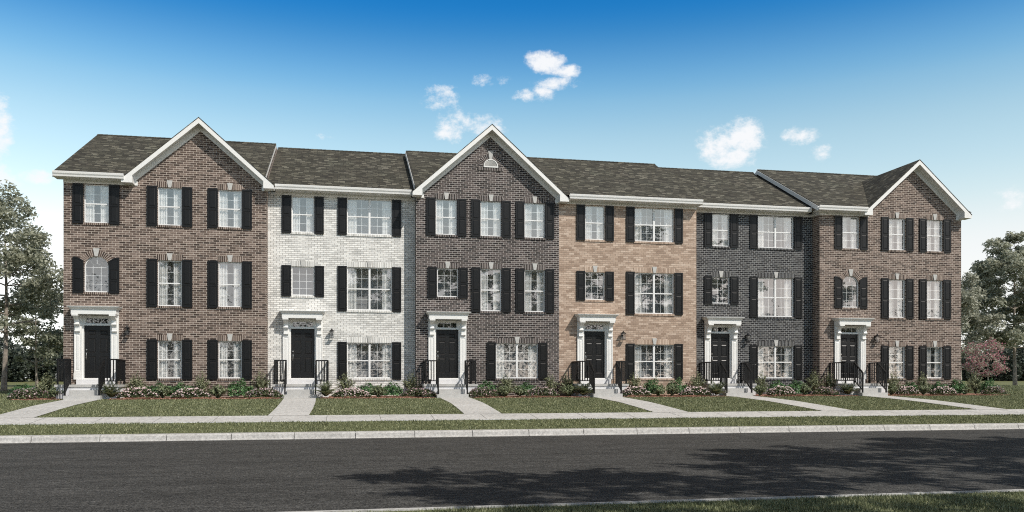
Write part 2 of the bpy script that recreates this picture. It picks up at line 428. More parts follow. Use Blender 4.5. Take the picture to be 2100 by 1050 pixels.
LAWN = ground_mat('lawn_soil', (.095, .106, .050), (.150, .162, .080), None, 14, .9)
FARLAWN = ground_mat('far_lawn_grass', (.12, .13, .055), (.18, .19, .085), None, 9, 1.0)
def asphalt():
    m, nt, b, out = new_mat('asphalt')
    g = nd(nt, 'ShaderNodeNewGeometry'); v = g.outputs['Position']
    n1 = noise_of(nt, scaled(nt, v, (.35, 1.6, 1)), .9, 6, .7)
    n0 = noise_of(nt, scaled(nt, v, (1.2, 5, 1)), 1.6, 5, .7)
    n2 = noise_of(nt, v, 11, 3, .75); n3 = noise_of(nt, v, 34, 2, .7); n4 = noise_of(nt, v, 90, 1, .5)
    col = ramp(nt, n1, [(.3, (.040, .0392, .037)), (.7, (.074, .0725, .069))])
    col = mixc(nt, .95, col, ramp(nt, n0, [(.32, (.27, .27, .27)), (.68, (.73, .73, .73))]), 'OVERLAY')
    col = mixc(nt, .8, col, ramp(nt, n2, [(.36, (.22, .22, .22)), (.64, (.78, .78, .78))]), 'OVERLAY')
    col = mixc(nt, .9, col, ramp(nt, n3, [(.40, (.12, .12, .12)), (.62, (.88, .88, .88))]), 'OVERLAY')
    col = mixc(nt, ramp(nt, n4, [(.62, (0, 0, 0)), (.70, (.8, .8, .8))]), col, (.20, .195, .185))
    nt.links.new(col, b.inputs['Base Color']); b.inputs['Roughness'].default_value = .93; b.inputs['Specular IOR Level'].default_value = .15
    bump(nt, b, n3, .7, .008)
    return m


ASPH = asphalt()
WALKM = ground_mat('walk_concrete', (.44, .435, .42), (.54, .532, .515), None, 10, .2, streak=True)
CURBM = ground_mat('curb_concrete', (.38, .375, .362), (.50, .493, .478), None, 14, .25)
MULCH = ground_mat('mulch', (.22, .105, .072), (.35, .19, .135), None, 20, 1.0)
JOINT = plain('dark_joint_filler', (.07, .07, .068), .95, var=.2)  # dark filler colour for the kerb joints

build_world()

# ------------------------------------------------------------------ ground
ZK_Y = [-400, 9.2, 9.201, 22.98, 24.75, 26.1, 30, 33, 35, 50, 90, 400]
ZK_Z = [.15, .15, .15, .150, .345, .46, .69, .815, .855, .95, 1.28, 1.5]
def gz(y): return float(np.interp(y, ZK_Y, ZK_Z))


def strip(name, ys, x0, x1, mat, dz=0.0, nx=1, kind='structure', zf=None):
    mb = MB(); zf = zf or gz
    xs = [x0 + (x1 - x0) * i / nx for i in range(nx + 1)]
    for i in range(len(ys) - 1):
        for k in range(nx):
            mb.face([(xs[k], ys[i], zf(ys[i]) + dz), (xs[k + 1], ys[i], zf(ys[i]) + dz), (xs[k + 1], ys[i + 1], zf(ys[i + 1]) + dz), (xs[k], ys[i + 1], zf(ys[i + 1]) + dz)])
    o = mb.build(name, mat); tag(o, kind=kind); return o


WALKC = [(-9.52, -9.47), (-1.80, -1.76), (4.22, 4.26), (10.60, 10.64), (16.76, 16.82), (22.96, 23.04)]
strip('ground', [-400, 9.2], -500, 500, LAWN, 0, zf=lambda y: .15)
strip('road', [9.41, 22.56], -500, 500, ASPH, 0, zf=lambda y: 0.0)
strip('verge', [22.95, 24.75], -500, 500, LAWN)
strip('pavement', [24.75, 26.1], -500, 500, WALKM, .014)
strip('lawn', [26.1, 28, 30, 31.5, 33, 35, 50], -500, 500, LAWN)
strip('far_lawn', [50, 70, 90, 400], -500, 500, FARLAWN)


def curb(name, yb, yf, x0, x1, first, step, label):
    """one kerb run with rounded nose; yb back edge, yf road edge"""
    s = 1 if yf > yb else -1
    t = bpy.data.objects.new(name, None)
    mb = MB(); d = abs(yf - yb)
    prof = [(yb, .168), (yb + s * (d - .16), .172), (yb + s * (d - .11), .164), (yb + s * (d - .07), .13), (yb + s * (d - .05), .035), (yb + s * d, .012), (yb + s * d, -.1), (yb, -.1)]
    def seg(xa, xb):
        for i in range(len(prof)):
            a, b = prof[i], prof[(i + 1) % len(prof)]
            q = [(xa, a[0], a[1]), (xb, a[0], a[1]), (xb, b[0], b[1]), (xa, b[0], b[1])]
            if s > 0: q = q[::-1]
            mb.face(q[::-1])
        mb.face([(xa, a, b) for a, b in prof]); mb.face([(xb, a, b) for a, b in reversed(prof)])
    x = first - math.ceil((first - x0) / step) * step
    while x < x1:
        seg(x + .009, x + step - .009); x += step
    o = mb.build(name, CURBM); tag(o, label=label, kind='structure')
    return o


curb('curb_far_side', 22.93, 22.50, -60, 75, -7.73, 1.589, None)
curb('curb_near_side', 9.20, 9.42, -30, 45, -7.9, 3.1, None)
mb = MB(); mb.box(-60, 75, 22.60, 22.92, -.09, .12); mb.box(-30, 45, 9.215, 9.33, -.09, .12)
tag(mb.build('curb_joint_filler', JOINT), kind='structure')
strip('verge_edge', [9.36, 9.43], -500, 500, ASPH, 0, zf=lambda y: -.004)

# joints in the pavement: thin dark grooves laid just above the slabs
mb = MB()
x = -.60 - 1.59 * 26
while x < 60:
    if True:
        mb.face([(x - .006, 24.76, gz(24.76) + .018), (x + .006, 24.76, gz(24.76) + .018), (x + .006, 26.02, gz(26.02) + .018), (x - .006, 26.02, gz(26.02) + .018)])
    x += 1.59
tag(mb.build('pavement_joints', plain('pavement_joint', (.17, .168, .16), .95, var=.2)), kind='structure')

# front walks
WALK_POLY = []
for i, (a, b) in enumerate(WALKC):
    ys = [26.03, 27, 28, 29, 30, 31, 32, 33.2]
    y_end = 33.05 if i in (0, 2, 3, 5) else 33.65
    ys[-1] = y_end
    mb = MB(); L = []; Rr = []
    for y in ys:
        t = (y - 26.1) / (33.1 - 26.1); c = b + (a - b) * t
        bow = math.sin(t * math.pi) * (.06 if i < 3 else .10) * (-1 if i == 0 else 1)
        L.append((c - .605 + bow, y)); Rr.append((c + .605 + bow, y))
    for k in range(len(ys) - 1):
        mb.face([(L[k][0], L[k][1], gz(L[k][1]) + .02), (Rr[k][0], Rr[k][1], gz(Rr[k][1]) + .02), (Rr[k + 1][0], Rr[k + 1][1], gz(Rr[k + 1][1]) + .02), (L[k + 1][0], L[k + 1][1], gz(L[k + 1][1]) + .02)])
    o = mb.build('front_walk', WALKM); tag(o, kind='structure')
    WALK_POLY.append((ys, [p[0] for p in L], [p[0] for p in Rr]))

# mulch beds under the front walls
BEDX = [(-12.0, -10.20), (-8.72, -2.55), (-1.02, 3.50), (4.98, 9.88), (11.32, 16.02), (17.55, 22.2), (23.75, 30.0)]
def bed_front(x):
    return 32.80 + .06 * math.sin(x * 1.7) + .04 * math.sin(x * 4.1)
mb = MB()
for a, b in BEDX:
    n = int((b - a) / .25) + 1
    for k in range(n):
        x0 = a + (b - a) * k / n; x1 = a + (b - a) * (k + 1) / n
        r0 = min(1, (x0 - a) / .35, (b - x0) / .35); r1 = min(1, (x1 - a) / .35, (b - x1) / .35)
        f0 = bed_front(x0) + .25 * (1 - max(0, r0)) ; f1 = bed_front(x1) + .25 * (1 - max(0, r1))
        back = 34.72 if (a > -12 and b < 29.9) or True else 34
        zz = lambda y: gz(y) + .012
        mb.face([(x0, f0, gz(f0) + .004), (x1, f1, gz(f1) + .004), (x1, f1 + .12, zz(f1) + .01), (x0, f0 + .12, zz(f0) + .01)])
        mb.face([(x0, f0 + .12, zz(f0) + .01), (x1, f1 + .12, zz(f1) + .01), (x1, 35.4, zz(35.3)), (x0, 35.4, zz(35.3))])
tag(mb.build('mulch', MULCH), label='red brown bark mulch spread over the planting beds', kind='stuff')
rng = np.random.default_rng(5)
def chips():
    P = []
    for a, b in BEDX:
        n = int((b - a) * 420)
        x = rng.uniform(a + .05, b - .05, n); y = 32.78 + np.abs(rng.normal(0, .22, n))
        P.append(np.stack([x, y], 1))
    P = np.concatenate(P)
    z = np.interp(P[:, 1], ZK_Y, ZK_Z) + .022
    n = len(P); ang = rng.uniform(0, math.pi, n); l = rng.uniform(.02, .05, n); w = rng.uniform(.006, .014, n); tilt = rng.uniform(-.5, .5, n)
    dx = np.stack([np.cos(ang), np.sin(ang), tilt], 1) * l[:, None]; dy = np.stack([-np.sin(ang), np.cos(ang), rng.uniform(-.5, .5, n)], 1) * w[:, None]
    c = np.column_stack([P, z])
    V = np.stack([c - dx - dy, c + dx - dy, c + dx + dy, c - dx + dy], 1).reshape(-1, 3)
    return V, np.arange(len(V)).reshape(-1, 4)
CHIP = leaf_mat('bark_chips', [(0, (.19, .085, .058)), (.5, (.38, .20, .14)), (1, (.60, .42, .33))], .0, .8)
V, F = chips()
tag(np_mesh('bark_chips', V, F, CHIP), label='loose red bark chips along the front edge of the beds', kind='stuff')


# ------------------------------------------------------------------ townhouses
D1, D2 = 34.7, 35.3
ZE, ZR, RUN = 9.50, 12.53, 5.26           # eave top, ridge, wall plane to ridge
OVH = .45
PITCH = (ZR - ZE) / (RUN + OVH)
GP = .887                                   # gable pitch
FL = {'g': (1.60, 3.10), 'm': (4.46, 6.27), 's': (5.03, 6.24), 't': (7.65, 9.15)}


def wall(name, W, opens, gable, mat, parent, side_l, side_r):
    mb = MB(); zt = 9.29
    xs = sorted({0, W} | {o[0] for o in opens} | {o[1] for o in opens})
    zs = sorted({.3, zt} | {o[2] for o in opens} | {o[3] for o in opens})
    for i in range(len(xs) - 1):
        for j in range(len(zs) - 1):
            cx = (xs[i] + xs[i + 1]) / 2; cz = (zs[j] + zs[j + 1]) / 2
            if any(o[0] < cx < o[1] and o[2] < cz < o[3] for o in opens): continue
            mb.face([(xs[i], 0, zs[j]), (xs[i + 1], 0, zs[j]), (xs[i + 1], 0, zs[j + 1]), (xs[i], 0, zs[j + 1])])
    r = .13
    for o in opens:
        x0, x1, z0, z1 = o[:4]; arch = len(o) > 4 and o[4] == 'arch'
        mb.face([(x0, 0, z0), (x0, r, z0), (x0, r, z1), (x0, 0, z1)]) if not arch else None
        mb.face([(x1, r, z0), (x1, 0, z0), (x1, 0, z1), (x1, r, z1)]) if not arch else None
        mb.face([(x0, r, z0), (x0, 0, z0), (x1, 0, z0), (x1, r, z0)])
        if not arch: mb.face([(x0, 0, z1), (x0, r, z1), (x1, r, z1), (x1, 0, z1)])
        else:
            zs_ = o[5]; c = (x0 + x1) / 2; a = (x1 - x0) / 2; hh = z1 - zs_; n = 20
            mb.face([(x0, 0, z0), (x0, r, z0), (x0, r, zs_), (x0, 0, zs_)]); mb.face([(x1, r, z0), (x1, 0, z0), (x1, 0, zs_), (x1, r, zs_)])
            P = [(c - a * math.cos(math.pi * k / n), zs_ + hh * math.sin(math.pi * k / n)) for k in range(n + 1)]
            for k in range(n):
                p, q = P[k], P[k + 1]
                mb.face([(p[0], 0, p[1]), (p[0], r, p[1]), (q[0], r, q[1]), (q[0], 0, q[1])])
                mb.face([(p[0], 0, p[1]), (q[0], 0, q[1]), (q[0], 0, z1), (p[0], 0, z1)])
    if gable:
        cx, pk, hl, hr = gable
        zl = pk - .13 - GP * hl; zr_ = pk - .13 - GP * hr
        vent = 10.47 if pk > 12 else None
        poly = [(cx - hl, zt), (cx + hr, zt), (cx + hr, zr_), (cx, pk - .13), (cx - hl, zl)]
        mb.face([(x, 0, z) for x, z in poly])
    zr0 = ZE + PITCH * OVH - .12
    for on, x, flip in ((side_l, 0, False), (side_r, W, True)):
        if not on: x += .004 if x == 0 else -.004
        pts = [(x, 10.5, .3), (x, 0, .3), (x, 0, zr0), (x, RUN, ZR - .12), (x, 10.5, zr0)]
        mb.face(pts[::-1] if flip else pts)
    mb.face([(W, 10.5, .3), (0, 10.5, .3), (0, 10.5, zr0), (W, 10.5, zr0)]); mb.face([(0, 0, .3), (0, 10.5, .3), (W, 10.5, .3), (W, 0, .3)])
    return mb.build(name, mat, parent)


def window(parent, x0, x1, z0, z1, brick, kind='dh', double=False, lintel=True, curtains=True, arch=None):
    """frame mesh is the part; grille, pane, curtain, sill, lintel, keystone are its sub-parts"""
    fr = MB(); yb, yf = .125, .065; b = .038
    xm = (x0 + x1) / 2
    zc = arch if arch else z1
    fr.box(x0 + .002, x0 + b, yf, yb, z0 + .002, zc); fr.box(x1 - b, x1 - .002, yf, yb, z0 + .002, zc)
    fr.box(x0 + b, x1 - b, yf - .012, yb, z0 + .002, z0 + b + .01)
    if not arch: fr.box(x0 + b, x1 - b, yf, yb, z1 - b, z1 - .002)
    zm = (z0 + z1) / 2
    cells = [(x0 + b, x1 - b)]
    if double:
        fr.box(xm - .04, xm + .04, yf - .01, yb, z0 + b + .01, z1 - b); cells = [(x0 + b, xm - .04), (xm + .04, x1 - b)]
    if kind == 'dh':
        for a, c in cells:
            fr.box(a, c, yf + .004, yb - .01, zm - .022, zm + .022)
    n = 20; c0 = xm; ra = (x1 - x0) / 2; rh = z1 - arch if arch else 0
    def ell(k, d): return (c0 - (ra - d) * math.cos(math.pi * k / n), arch + (rh - d) * math.sin(math.pi * k / n))
    if arch:
        for k in range(n):
            p, q, p2, q2 = ell(k, .002), ell(k + 1, .002), ell(k, b), ell(k + 1, b)
            fr.face([(p2[0], yf, p2[1]), (q2[0], yf, q2[1]), (q[0], yf, q[1]), (p[0], yf, p[1])])
            fr.face([(p2[0], yf, p2[1]), (p2[0], yb, p2[1]), (q2[0], yb, q2[1]), (q2[0], yf, q2[1])])
    w = fr.build('window', WHITE2, parent)
    g = MB(); m = .014
    ya, yc = .103, .113
    if arch:
        H = arch - z0
        for k in (1, 2):
            x = x0 + (x1 - x0) * k / 3; g.box(x - m / 2, x + m / 2, ya, yc, z0 + b, arch + .02)
        for k in (1, 2): g.box(x0 + b, x1 - b, ya + .001, yc - .001, z0 + H * k / 3 - m / 2, z0 + H * k / 3 + m / 2)
        g.box(x0 + b, x1 - b, ya + .001, yc - .001, arch - m / 2, arch + m / 2)
        ri = (x1 - x0) / 6
        for k in range(12):
            t0, t1 = math.pi * k / 12, math.pi * (k + 1) / 12
            g.bar((c0 - ri * math.cos(t0), .108, arch + ri * 1.05 * math.sin(t0)), (c0 - ri * math.cos(t1), .108, arch + ri * 1.05 * math.sin(t1)), m, .012)
        for t in (45, 90, 135):
            t = R(t); g.bar((c0 - ri * math.cos(t), .108, arch + ri * math.sin(t)), (c0 - (ra - b) * math.cos(t), .108, arch + (rh - b) * math.sin(t)), m, .012)
    else:
        for a, c in cells:
            for k in (1, 2):
                x = a + (c - a) * k / 3; g.box(x - m / 2, x + m / 2, ya, yc, z0 + b, z1 - b)
            rows = [(z0 + zm) / 2 + .01, (zm + z1) / 2 - .01] if kind == 'dh' else [z0 + (z1 - z0) * k / 4 for k in (1, 2, 3)]
            for z in rows: g.box(a, c, ya + .001, yc - .001, z - m / 2, z + m / 2)
    g.build('grille', WHITE2, w)
    p = MB()
    if arch:
        pts = [(x0 + .01, .101, z0 + .01), (x1 - .01, .101, z0 + .01)] + [(ell(k, .01)[0], .101, ell(k, .01)[1]) for k in range(n, -1, -1)]
        p.face(pts)
    else: p.face([(x0 + .01, .101, z0 + .01), (x1 - .01, .101, z0 + .01), (x1 - .01, .101, z1 - .01), (x0 + .01, .101, z1 - .01)])
    p.build('pane', GLASS, w)
    # dark room behind
    rm = MB(); e = .5
    zt_ = z1 + .03
    X0, X1, Y0, Y1, Z0, Z1 = x0 - .03, x1 + .03, .128, .95, z0 - .03, zt_
    rm.face([(X0, Y1, Z0), (X1, Y1, Z0), (X1, Y1, Z1), (X0, Y1, Z1)])
    rm.face([(X0, Y0, Z0), (X0, Y1, Z0), (X0, Y1, Z1), (X0, Y0, Z1)]); rm.face([(X1, Y1, Z0), (X1, Y0, Z0), (X1, Y0, Z1), (X1, Y1, Z1)])
    rm.face([(X0, Y0, Z0), (X1, Y0, Z0), (X1, Y1, Z0), (X0, Y1, Z0)]); rm.face([(X0, Y1, Z1), (X1, Y1, Z1), (X1, Y0, Z1), (X0, Y0, Z1)])
    rm.build('room', ROOM, w)
    if curtains:
        cw = (x1 - x0) * (.33 if not double else .20)
        for s in (-1, 1):
            c = MB(); n_ = 34; xa = x0 + b - .01 if s < 0 else x1 - b + .01 - cw
            ph = random.uniform(0, 6)
            for k in range(n_):
                xs_ = []
                for q in (k, k + 1):
                    t = q / n_; xs_.append((xa + cw * t, .19 + .022 * math.sin(t * (38 if double else 30) + ph) + .008 * math.sin(t * 71 + ph)))
                c.face([(xs_[0][0], xs_[0][1], z0 + .02), (xs_[1][0], xs_[1][1], z0 + .02), (xs_[1][0], xs_[1][1] + .01, z1 - .01), (xs_[0][0], xs_[0][1] + .01, z1 - .01)], smooth=True)
            c.build('curtain', CURT, w)
    # rowlock brick sill
    sl = MB(); so = .055
    sl.box(x0 - so, x1 + so, -.035, .06, z0 - .085, z0 + .001)
    sl.build('sill', BRV[brick], w)
    if lintel and not arch:
        l = MB(); h = .225; zt = z1 + h
        xk0, xk1, xk2, xk3 = xm - .055, xm + .055, xm + .095, xm - .095
        for (a, c, d, e_) in (((x0 - .01), xk0, xk3, x0 - .07), (xk1, x1 + .01, x1 + .07, xk2)):
            l.prism([(a, z1 + .001), (c, z1 + .001), (d, zt), (e_, zt)], -.006, -.0005)
        l.build('lintel', BRV[brick], w)
        k = MB(); k.prism([(xk0 - .001, z1 - .002), (xk1 + .001, z1 - .002), (xk2 + .012, zt + .05), (xk3 - .012, zt + .05)], -.03, -.0002)
        k.build('keystone', STONE, w)
    if arch: arch_ring(w, c0, arch, ra, rh, .235, 16, 164, brick)
    return w


def arch_ring(parent, cx, cz, ra, rh, th, a0, a1, brick, ks=.30):
    l = MB(); n = 22
    for k in range(n):
        t0 = R(a0 + (a1 - a0) * k / n); t1 = R(a0 + (a1 - a0) * (k + 1) / n)
        if abs(math.degrees((t0 + t1) / 2) - 90) < 7: continue
        P = [(cx - ra * math.cos(t) * 1.0, cz + rh * math.sin(t)) for t in (t0, t1)]
        Q = [(cx - (ra + th) * math.cos(t), cz + (rh + th) * math.sin(t)) for t in (t0, t1)]
        rm = (ra + rh) / 2 + th / 2
        uv = [(0.0, t0 * rm), (0.0, t1 * rm), (th, t1 * rm), (th, t0 * rm)]
        pts = [(P[0][0], -.006, P[0][1]), (P[1][0], -.006, P[1][1]), (Q[1][0], -.006, Q[1][1]), (Q[0][0], -.006, Q[0][1])]
        uv2 = [(u[1], u[0]) for u in uv]
        l.face(pts[::-1], uv2[::-1])
    l.build('lintel', BRV[brick], parent)
    k = MB(); k.prism([(cx - .055, cz + rh - .01), (cx + .055, cz + rh - .01), (cx + .115, cz + rh + ks), (cx - .115, cz + rh + ks)], -.035, -.0002)
    k.build('keystone', STONE, parent)


def shutter(parent, x0, x1, z0, z1, arch=0):
    """raised-panel shutter standing 2 cm off the wall; arch = -1 / +1 cuts a quarter round at the left / right top"""
    mb = MB(); ya, yb = -.055, -.012; fw = .055
    H = z1 - z0
    def topz(x):
        if not arch: return z1
        t = (x - x0) / (x1 - x0) if arch > 0 else (x1 - x) / (x1 - x0)
        t = min(max(t, 0), 1)
        return z1 - .26 * (1 - math.sqrt(max(0, 1 - t * t)))
    if arch:
        n = 12; xs = [x0 + (x1 - x0) * k / n for k in range(n + 1)]
        mb.prism([(x0, z0), (x1, z0)] + [(x, topz(x)) for x in reversed(xs)], ya + .014, yb)
        mb.box(x0, x0 + fw, ya, ya + .014, z0, topz(x0 + (0 if arch > 0 else fw)) - .002); mb.box(x1 - fw, x1, ya, ya + .014, z0, topz(x1 if arch < 0 else x1 - fw) - .002)
        # curved top rail
        for k in range(n):
            a, b = xs[k], xs[k + 1]
            mb.prism([(a, topz(a) - .06), (b, topz(b) - .06), (b, topz(b)), (a, topz(a))], ya - .001, ya + .012)
        rails = [(z0, z0 + .07), (z0 + H * .33, z0 + H * .33 + .055), (z0 + H * .66, z0 + H * .66 + .055)]
        pan = [(z0 + .07, z0 + H * .33), (z0 + H * .33 + .055, z0 + H * .66)]
    else:
        mb.box(x0, x1, ya + .014, yb, z0, z1)
        mb.box(x0, x0 + fw, ya, ya + .014, z0, z1); mb.box(x1 - fw, x1, ya, ya + .014, z0, z1)
        zm = z0 + H * .47
        rails = [(z0, z0 + .07), (zm - .03, zm + .03), (z1 - .07, z1)]
        pan = [(z0 + .07, zm - .03), (zm + .03, z1 - .07)]
    for a, b in rails: mb.box(x0 + fw, x1 - fw, ya, ya + .014, a, b)
    for a, b in pan:
        i = .022; j = .045; X0, X1, Z0, Z1 = x0 + fw + i, x1 - fw - i, a + i, b - i
        o = [(X0, ya + .0139, Z0), (X1, ya + .0139, Z0), (X1, ya + .0139, Z1), (X0, ya + .0139, Z1)]
        q = [(X0 + i, ya + .002, Z0 + i), (X1 - i, ya + .002, Z0 + i), (X1 - i, ya + .002, Z1 - i), (X0 + i, ya + .002, Z1 - i)]
        mb.face(q)
        for k in range(4): mb.face([o[k], o[(k + 1) % 4], q[(k + 1) % 4], q[k]])
    return mb.build('shutter', SHUT, parent)


def panel_ring(mb, X0, X1, Z0, Z1, y, d=.018, i=.024):
    """a sunk moulding with a raised field, all real relief"""
    o = [(X0, y, Z0), (X1, y, Z0), (X1, y, Z1), (X0, y, Z1)]
    m_ = [(X0 + i, y + d, Z0 + i), (X1 - i, y + d, Z0 + i), (X1 - i, y + d, Z1 - i), (X0 + i, y + d, Z1 - i)]
    f = [(X0 + 2.2 * i, y + d * .2, Z0 + 2.2 * i), (X1 - 2.2 * i, y + d * .2, Z0 + 2.2 * i), (X1 - 2.2 * i, y + d * .2, Z1 - 2.2 * i), (X0 + 2.2 * i, y + d * .2, Z1 - 2.2 * i)]
    for a, b in ((o, m_), (m_, f)):
        for k in range(4): mb.face([a[k], a[(k + 1) % 4], b[(k + 1) % 4], b[k]])
    mb.face(f)


def slab_with_panels(mb, x0, x1, z0, z1, y, pans):
    xs = sorted({x0, x1} | {p[0] for p in pans} | {p[1] for p in pans}); zs = sorted({z0, z1} | {p[2] for p in pans} | {p[3] for p in pans})
    for i in range(len(xs) - 1):
        for j in range(len(zs) - 1):
            cx, cz = (xs[i] + xs[i + 1]) / 2, (zs[j] + zs[j + 1]) / 2
            if any(p[0] < cx < p[1] and p[2] < cz < p[3] for p in pans): continue
            mb.face([(xs[i], y, zs[j]), (xs[i + 1], y, zs[j]), (xs[i + 1], y, zs[j + 1]), (xs[i], y, zs[j + 1])])
    for p in pans: panel_ring(mb, *p, y)


def entrance(parent, cx, lantern_x, brick):
    x0, x1 = cx - .475, cx + .475
    d = MB()
    pans = []
    for a, b in ((cx - .36, cx - .07), (cx + .07, cx + .36)):
        pans += [(a, b, 1.82, 2.46), (a, b, 2.60, 3.16), (a, b, 3.29, 3.48)]
    slab_with_panels(d, x0, x1, 1.615, 3.655, .10, pans)
    dr = d.build('door', DOORM, parent)
    h = MB(); hx = cx - .395
    h.tube([(hx, .10, 2.72), (hx, .07, 2.72)], [.032, .028], 12)
    h.build('deadbolt', SILVER, dr); h = MB()
    h.tube([(hx, .10, 2.60), (hx, .085, 2.60), (hx, .045, 2.58), (hx + .004, .035, 2.52), (hx, .035, 2.42), (hx, .05, 2.36), (hx, .09, 2.34)], [.028, .024, .016, .013, .012, .013, .016], 8)
    h.build('handle', SILVER, dr)
    s = MB()
    # jambs, head, sill of the frame and the reveal
    s.box(x0 - .055, x0 - .002, .0, .13, 1.56, 4.05); s.box(x1 + .002, x1 + .055, .0, .13, 1.56, 4.05)
    s.box(x0 - .002, x1 + .002, .02, .13, 3.66, 3.72); s.box(x0 - .002, x1 + .002, .02, .13, 3.965, 4.05)
    s.box(x0 - .002, x0 + .05, .03, .13, 3.72, 3.965); s.box(x1 - .05, x1 + .002, .03, .13, 3.72, 3.965)
    s.box(x0 - .002, x1 + .002, -.03, .13, 1.56, 1.613)
    ds = s.build('door_frame', WHITE, parent)
    for sx in (-1, 1):
        p = MB()
        a, b = (cx - .80, x0 - .056) if sx < 0 else (x1 + .056, cx + .80)
        # plinth, shaft with sunk panel, cap
        p.box(a - .012, b + .008 if sx < 0 else b + .012, -.092, .001, 1.56, 1.80)
        slab_with_panels(p, a, b, 1.80, 4.06, -.072, [(a + .045, b - .045, 1.90, 3.30)])
        p.face([(a, .001, 1.80), (a, -.072, 1.80), (a, -.072, 4.06), (a, .001, 4.06)]); p.face([(b, -.072, 1.80), (b, .001, 1.80), (b, .001, 4.06), (b, -.072, 4.06)])
        p.build('pilaster', WHITE, ds)
        k = MB(); c = (a + b) / 2; w = .085
        prof = [(-.073, 4.065), (-.44, 4.065), (-.44, 4.00), (-.40, 3.98), (-.34, 3.93), (-.25, 3.88), (-.205, 3.82), (-.20, 3.76), (-.225, 3.72), (-.225, 3.68), (-.20, 3.64), (-.15, 3.62), (-.135, 3.56), (-.14, 3.46), (-.13, 3.40), (-.095, 3.375), (-.073, 3.37)]
        k.prism_yz([(y, z) for y, z in prof][::-1], c - w, c + w)
        for z, y in ((3.70, -.205), (3.44, -.125)):
            k.tube([(c - w - .008, y, z), (c + w + .008, y, z)], [.035, .035], 12)
        k.box(c - w - .03, c + w + .03, -.46, -.072, 4.005, 4.066)
        k.build('corbel', WHITE, ds)
    # transom with leaded bars
    t = MB(); t.box(x0 + .05, x1 - .05, .098, .1045, 3.722, 3.963)
    tw = MB(); tw.box(x0 + .05, x1 - .05, .07, .12, 3.72, 3.745); tw.box(x0 + .05, x1 - .05, .07, .12, 3.94, 3.964)
    tw.box(x0 + .05, x0 + .075, .07, .12, 3.745, 3.94); tw.box(x1 - .075, x1 - .05, .07, .12, 3.745, 3.94)
    for q in (1, 2): tw.box(x0 + .05 + .85 * q / 3 - .008, x0 + .05 + .85 * q / 3 + .008, .08, .10, 3.745, 3.94)
    tt = tw.build('transom_window', WHITE, parent)
    g = MB(); g.face([(x0 + .06, .101, 3.73), (x1 - .06, .101, 3.73), (x1 - .06, .101, 3.955), (x0 + .06, .101, 3.955)]); g.build('pane', GLASS, tt)
    rm = MB(); rm.face([(x0, .6, 3.66), (x1, .6, 3.66), (x1, .6, 4.05), (x0, .6, 4.05)])
    rm.face([(x0, .131, 3.66), (x1, .131, 3.66), (x1, .6, 3.66), (x0, .6, 3.66)])
    rm.face([(x0, .6, 4.05), (x1, .6, 4.05), (x1, .131, 4.05), (x0, .131, 4.05)]); rm.face([(x0, .131, 3.66), (x0, .6, 3.66), (x0, .6, 4.05), (x0, .131, 4.05)]); rm.face([(x1, .6, 3.66), (x1, .131, 3.66), (x1, .131, 4.05), (x1, .6, 4.05)])
    rm.build('room', ROOMD, tt)
    # canopy: flat box frieze, stepped crown moulding, thin cap
    c = MB(); hw = .805
    c.box(cx - hw, cx + hw, -.44, -.001, 4.07, 4.235)
    prof = [(.0, 4.236), (.012, 4.236), (.012, 4.252), (.03, 4.262), (.05, 4.285), (.085, 4.312), (.105, 4.335), (.105, 4.350), (.118, 4.352), (.118, 4.366)]
    for (o0, za), (o1, zb) in zip(prof[:-1], prof[1:]):
        x0_, x1_, y0_ = cx - hw - o0, cx + hw + o0, -.44 - o0; x2_, x3_, y2_ = cx - hw - o1, cx + hw + o1, -.44 - o1
        c.face([(x0_, y0_, za), (x1_, y0_, za), (x3_, y2_, zb), (x2_, y2_, zb)])
        c.face([(x1_, y0_, za), (x1_, -.001, za), (x3_, -.001, zb), (x3_, y2_, zb)]); c.face([(x0_, -.001, za), (x0_, y0_, za), (x2_, y2_, zb), (x2_, -.001, zb)])
    c.face([(cx - hw - .118, -.558, 4.366), (cx + hw + .118, -.558, 4.366), (cx + hw + .118, -.001, 4.385), (cx - hw - .118, -.001, 4.385)])
    c.build('canopy', WHITE, parent)
    # stoop: threshold, slab, cheek walls, two steps
    st = MB()
    st.box(cx - .70, cx + .70, -.16, -.001, 1.365, 1.562)
    st.build('threshold', CONCW, parent)
    b = MB()
    b.box(cx - 1.07, cx + 1.07, -1.27, -.002, .5, 1.277)
    ba = b.build('stoop_base', CONCW, parent)
    b = MB(); b.box(cx - 1.11, cx + 1.11, -1.31, -.001, 1.278, 1.367)
    for k, (z, y0, w) in enumerate(((1.160, -1.60, .52), (.968, -1.90, .63))):
        b.box(cx - w, cx + w, y0, (-1.271, -1.601)[k], .5, z)
    b.build('steps', CONC, parent)
    ry = -1.22
    for sx in (-1, 1):
        r = MB(); xo, xi = cx + sx * 1.02, cx + sx * .585
        ztop, zbot = 2.315, 1.505
        r.bar((xo, -.03, ztop), (xo, ry, ztop), .056, .05); r.bar((xo, ry + 0, ztop), (xi - sx * .02, ry, ztop), .056, .05)
        r.bar((xo, -.03, zbot), (xo, ry, zbot), .035, .035); r.bar((xo, ry, zbot), (xi, ry, zbot), .035, .035)
        yl, zl = -1.84, 1.86
        r.bar((xi, ry - .01, ztop - .003), (xi, yl, zl), .056, .05); r.bar((xi, ry, zbot), (xi, yl, zl - ztop + zbot + .03), .035, .035)
        hand = r.build('railing', IRON, parent)
        for (x, y, za, zb) in ((xo, -.04, 1.367, ztop), (xo, ry, 1.367, ztop), (xi, ry, 1.367, ztop), (xi, yl, .968, zl + .03)):
            P = MB(); P.box(x - .027, x + .027, y - .027, y + .027, za, zb); P.build('post', IRON, hand)
        B = []
        n = 7
        for k in range(1, n): B.append((xo, -.04 + (ry + .04) * k / n, zbot, ztop))
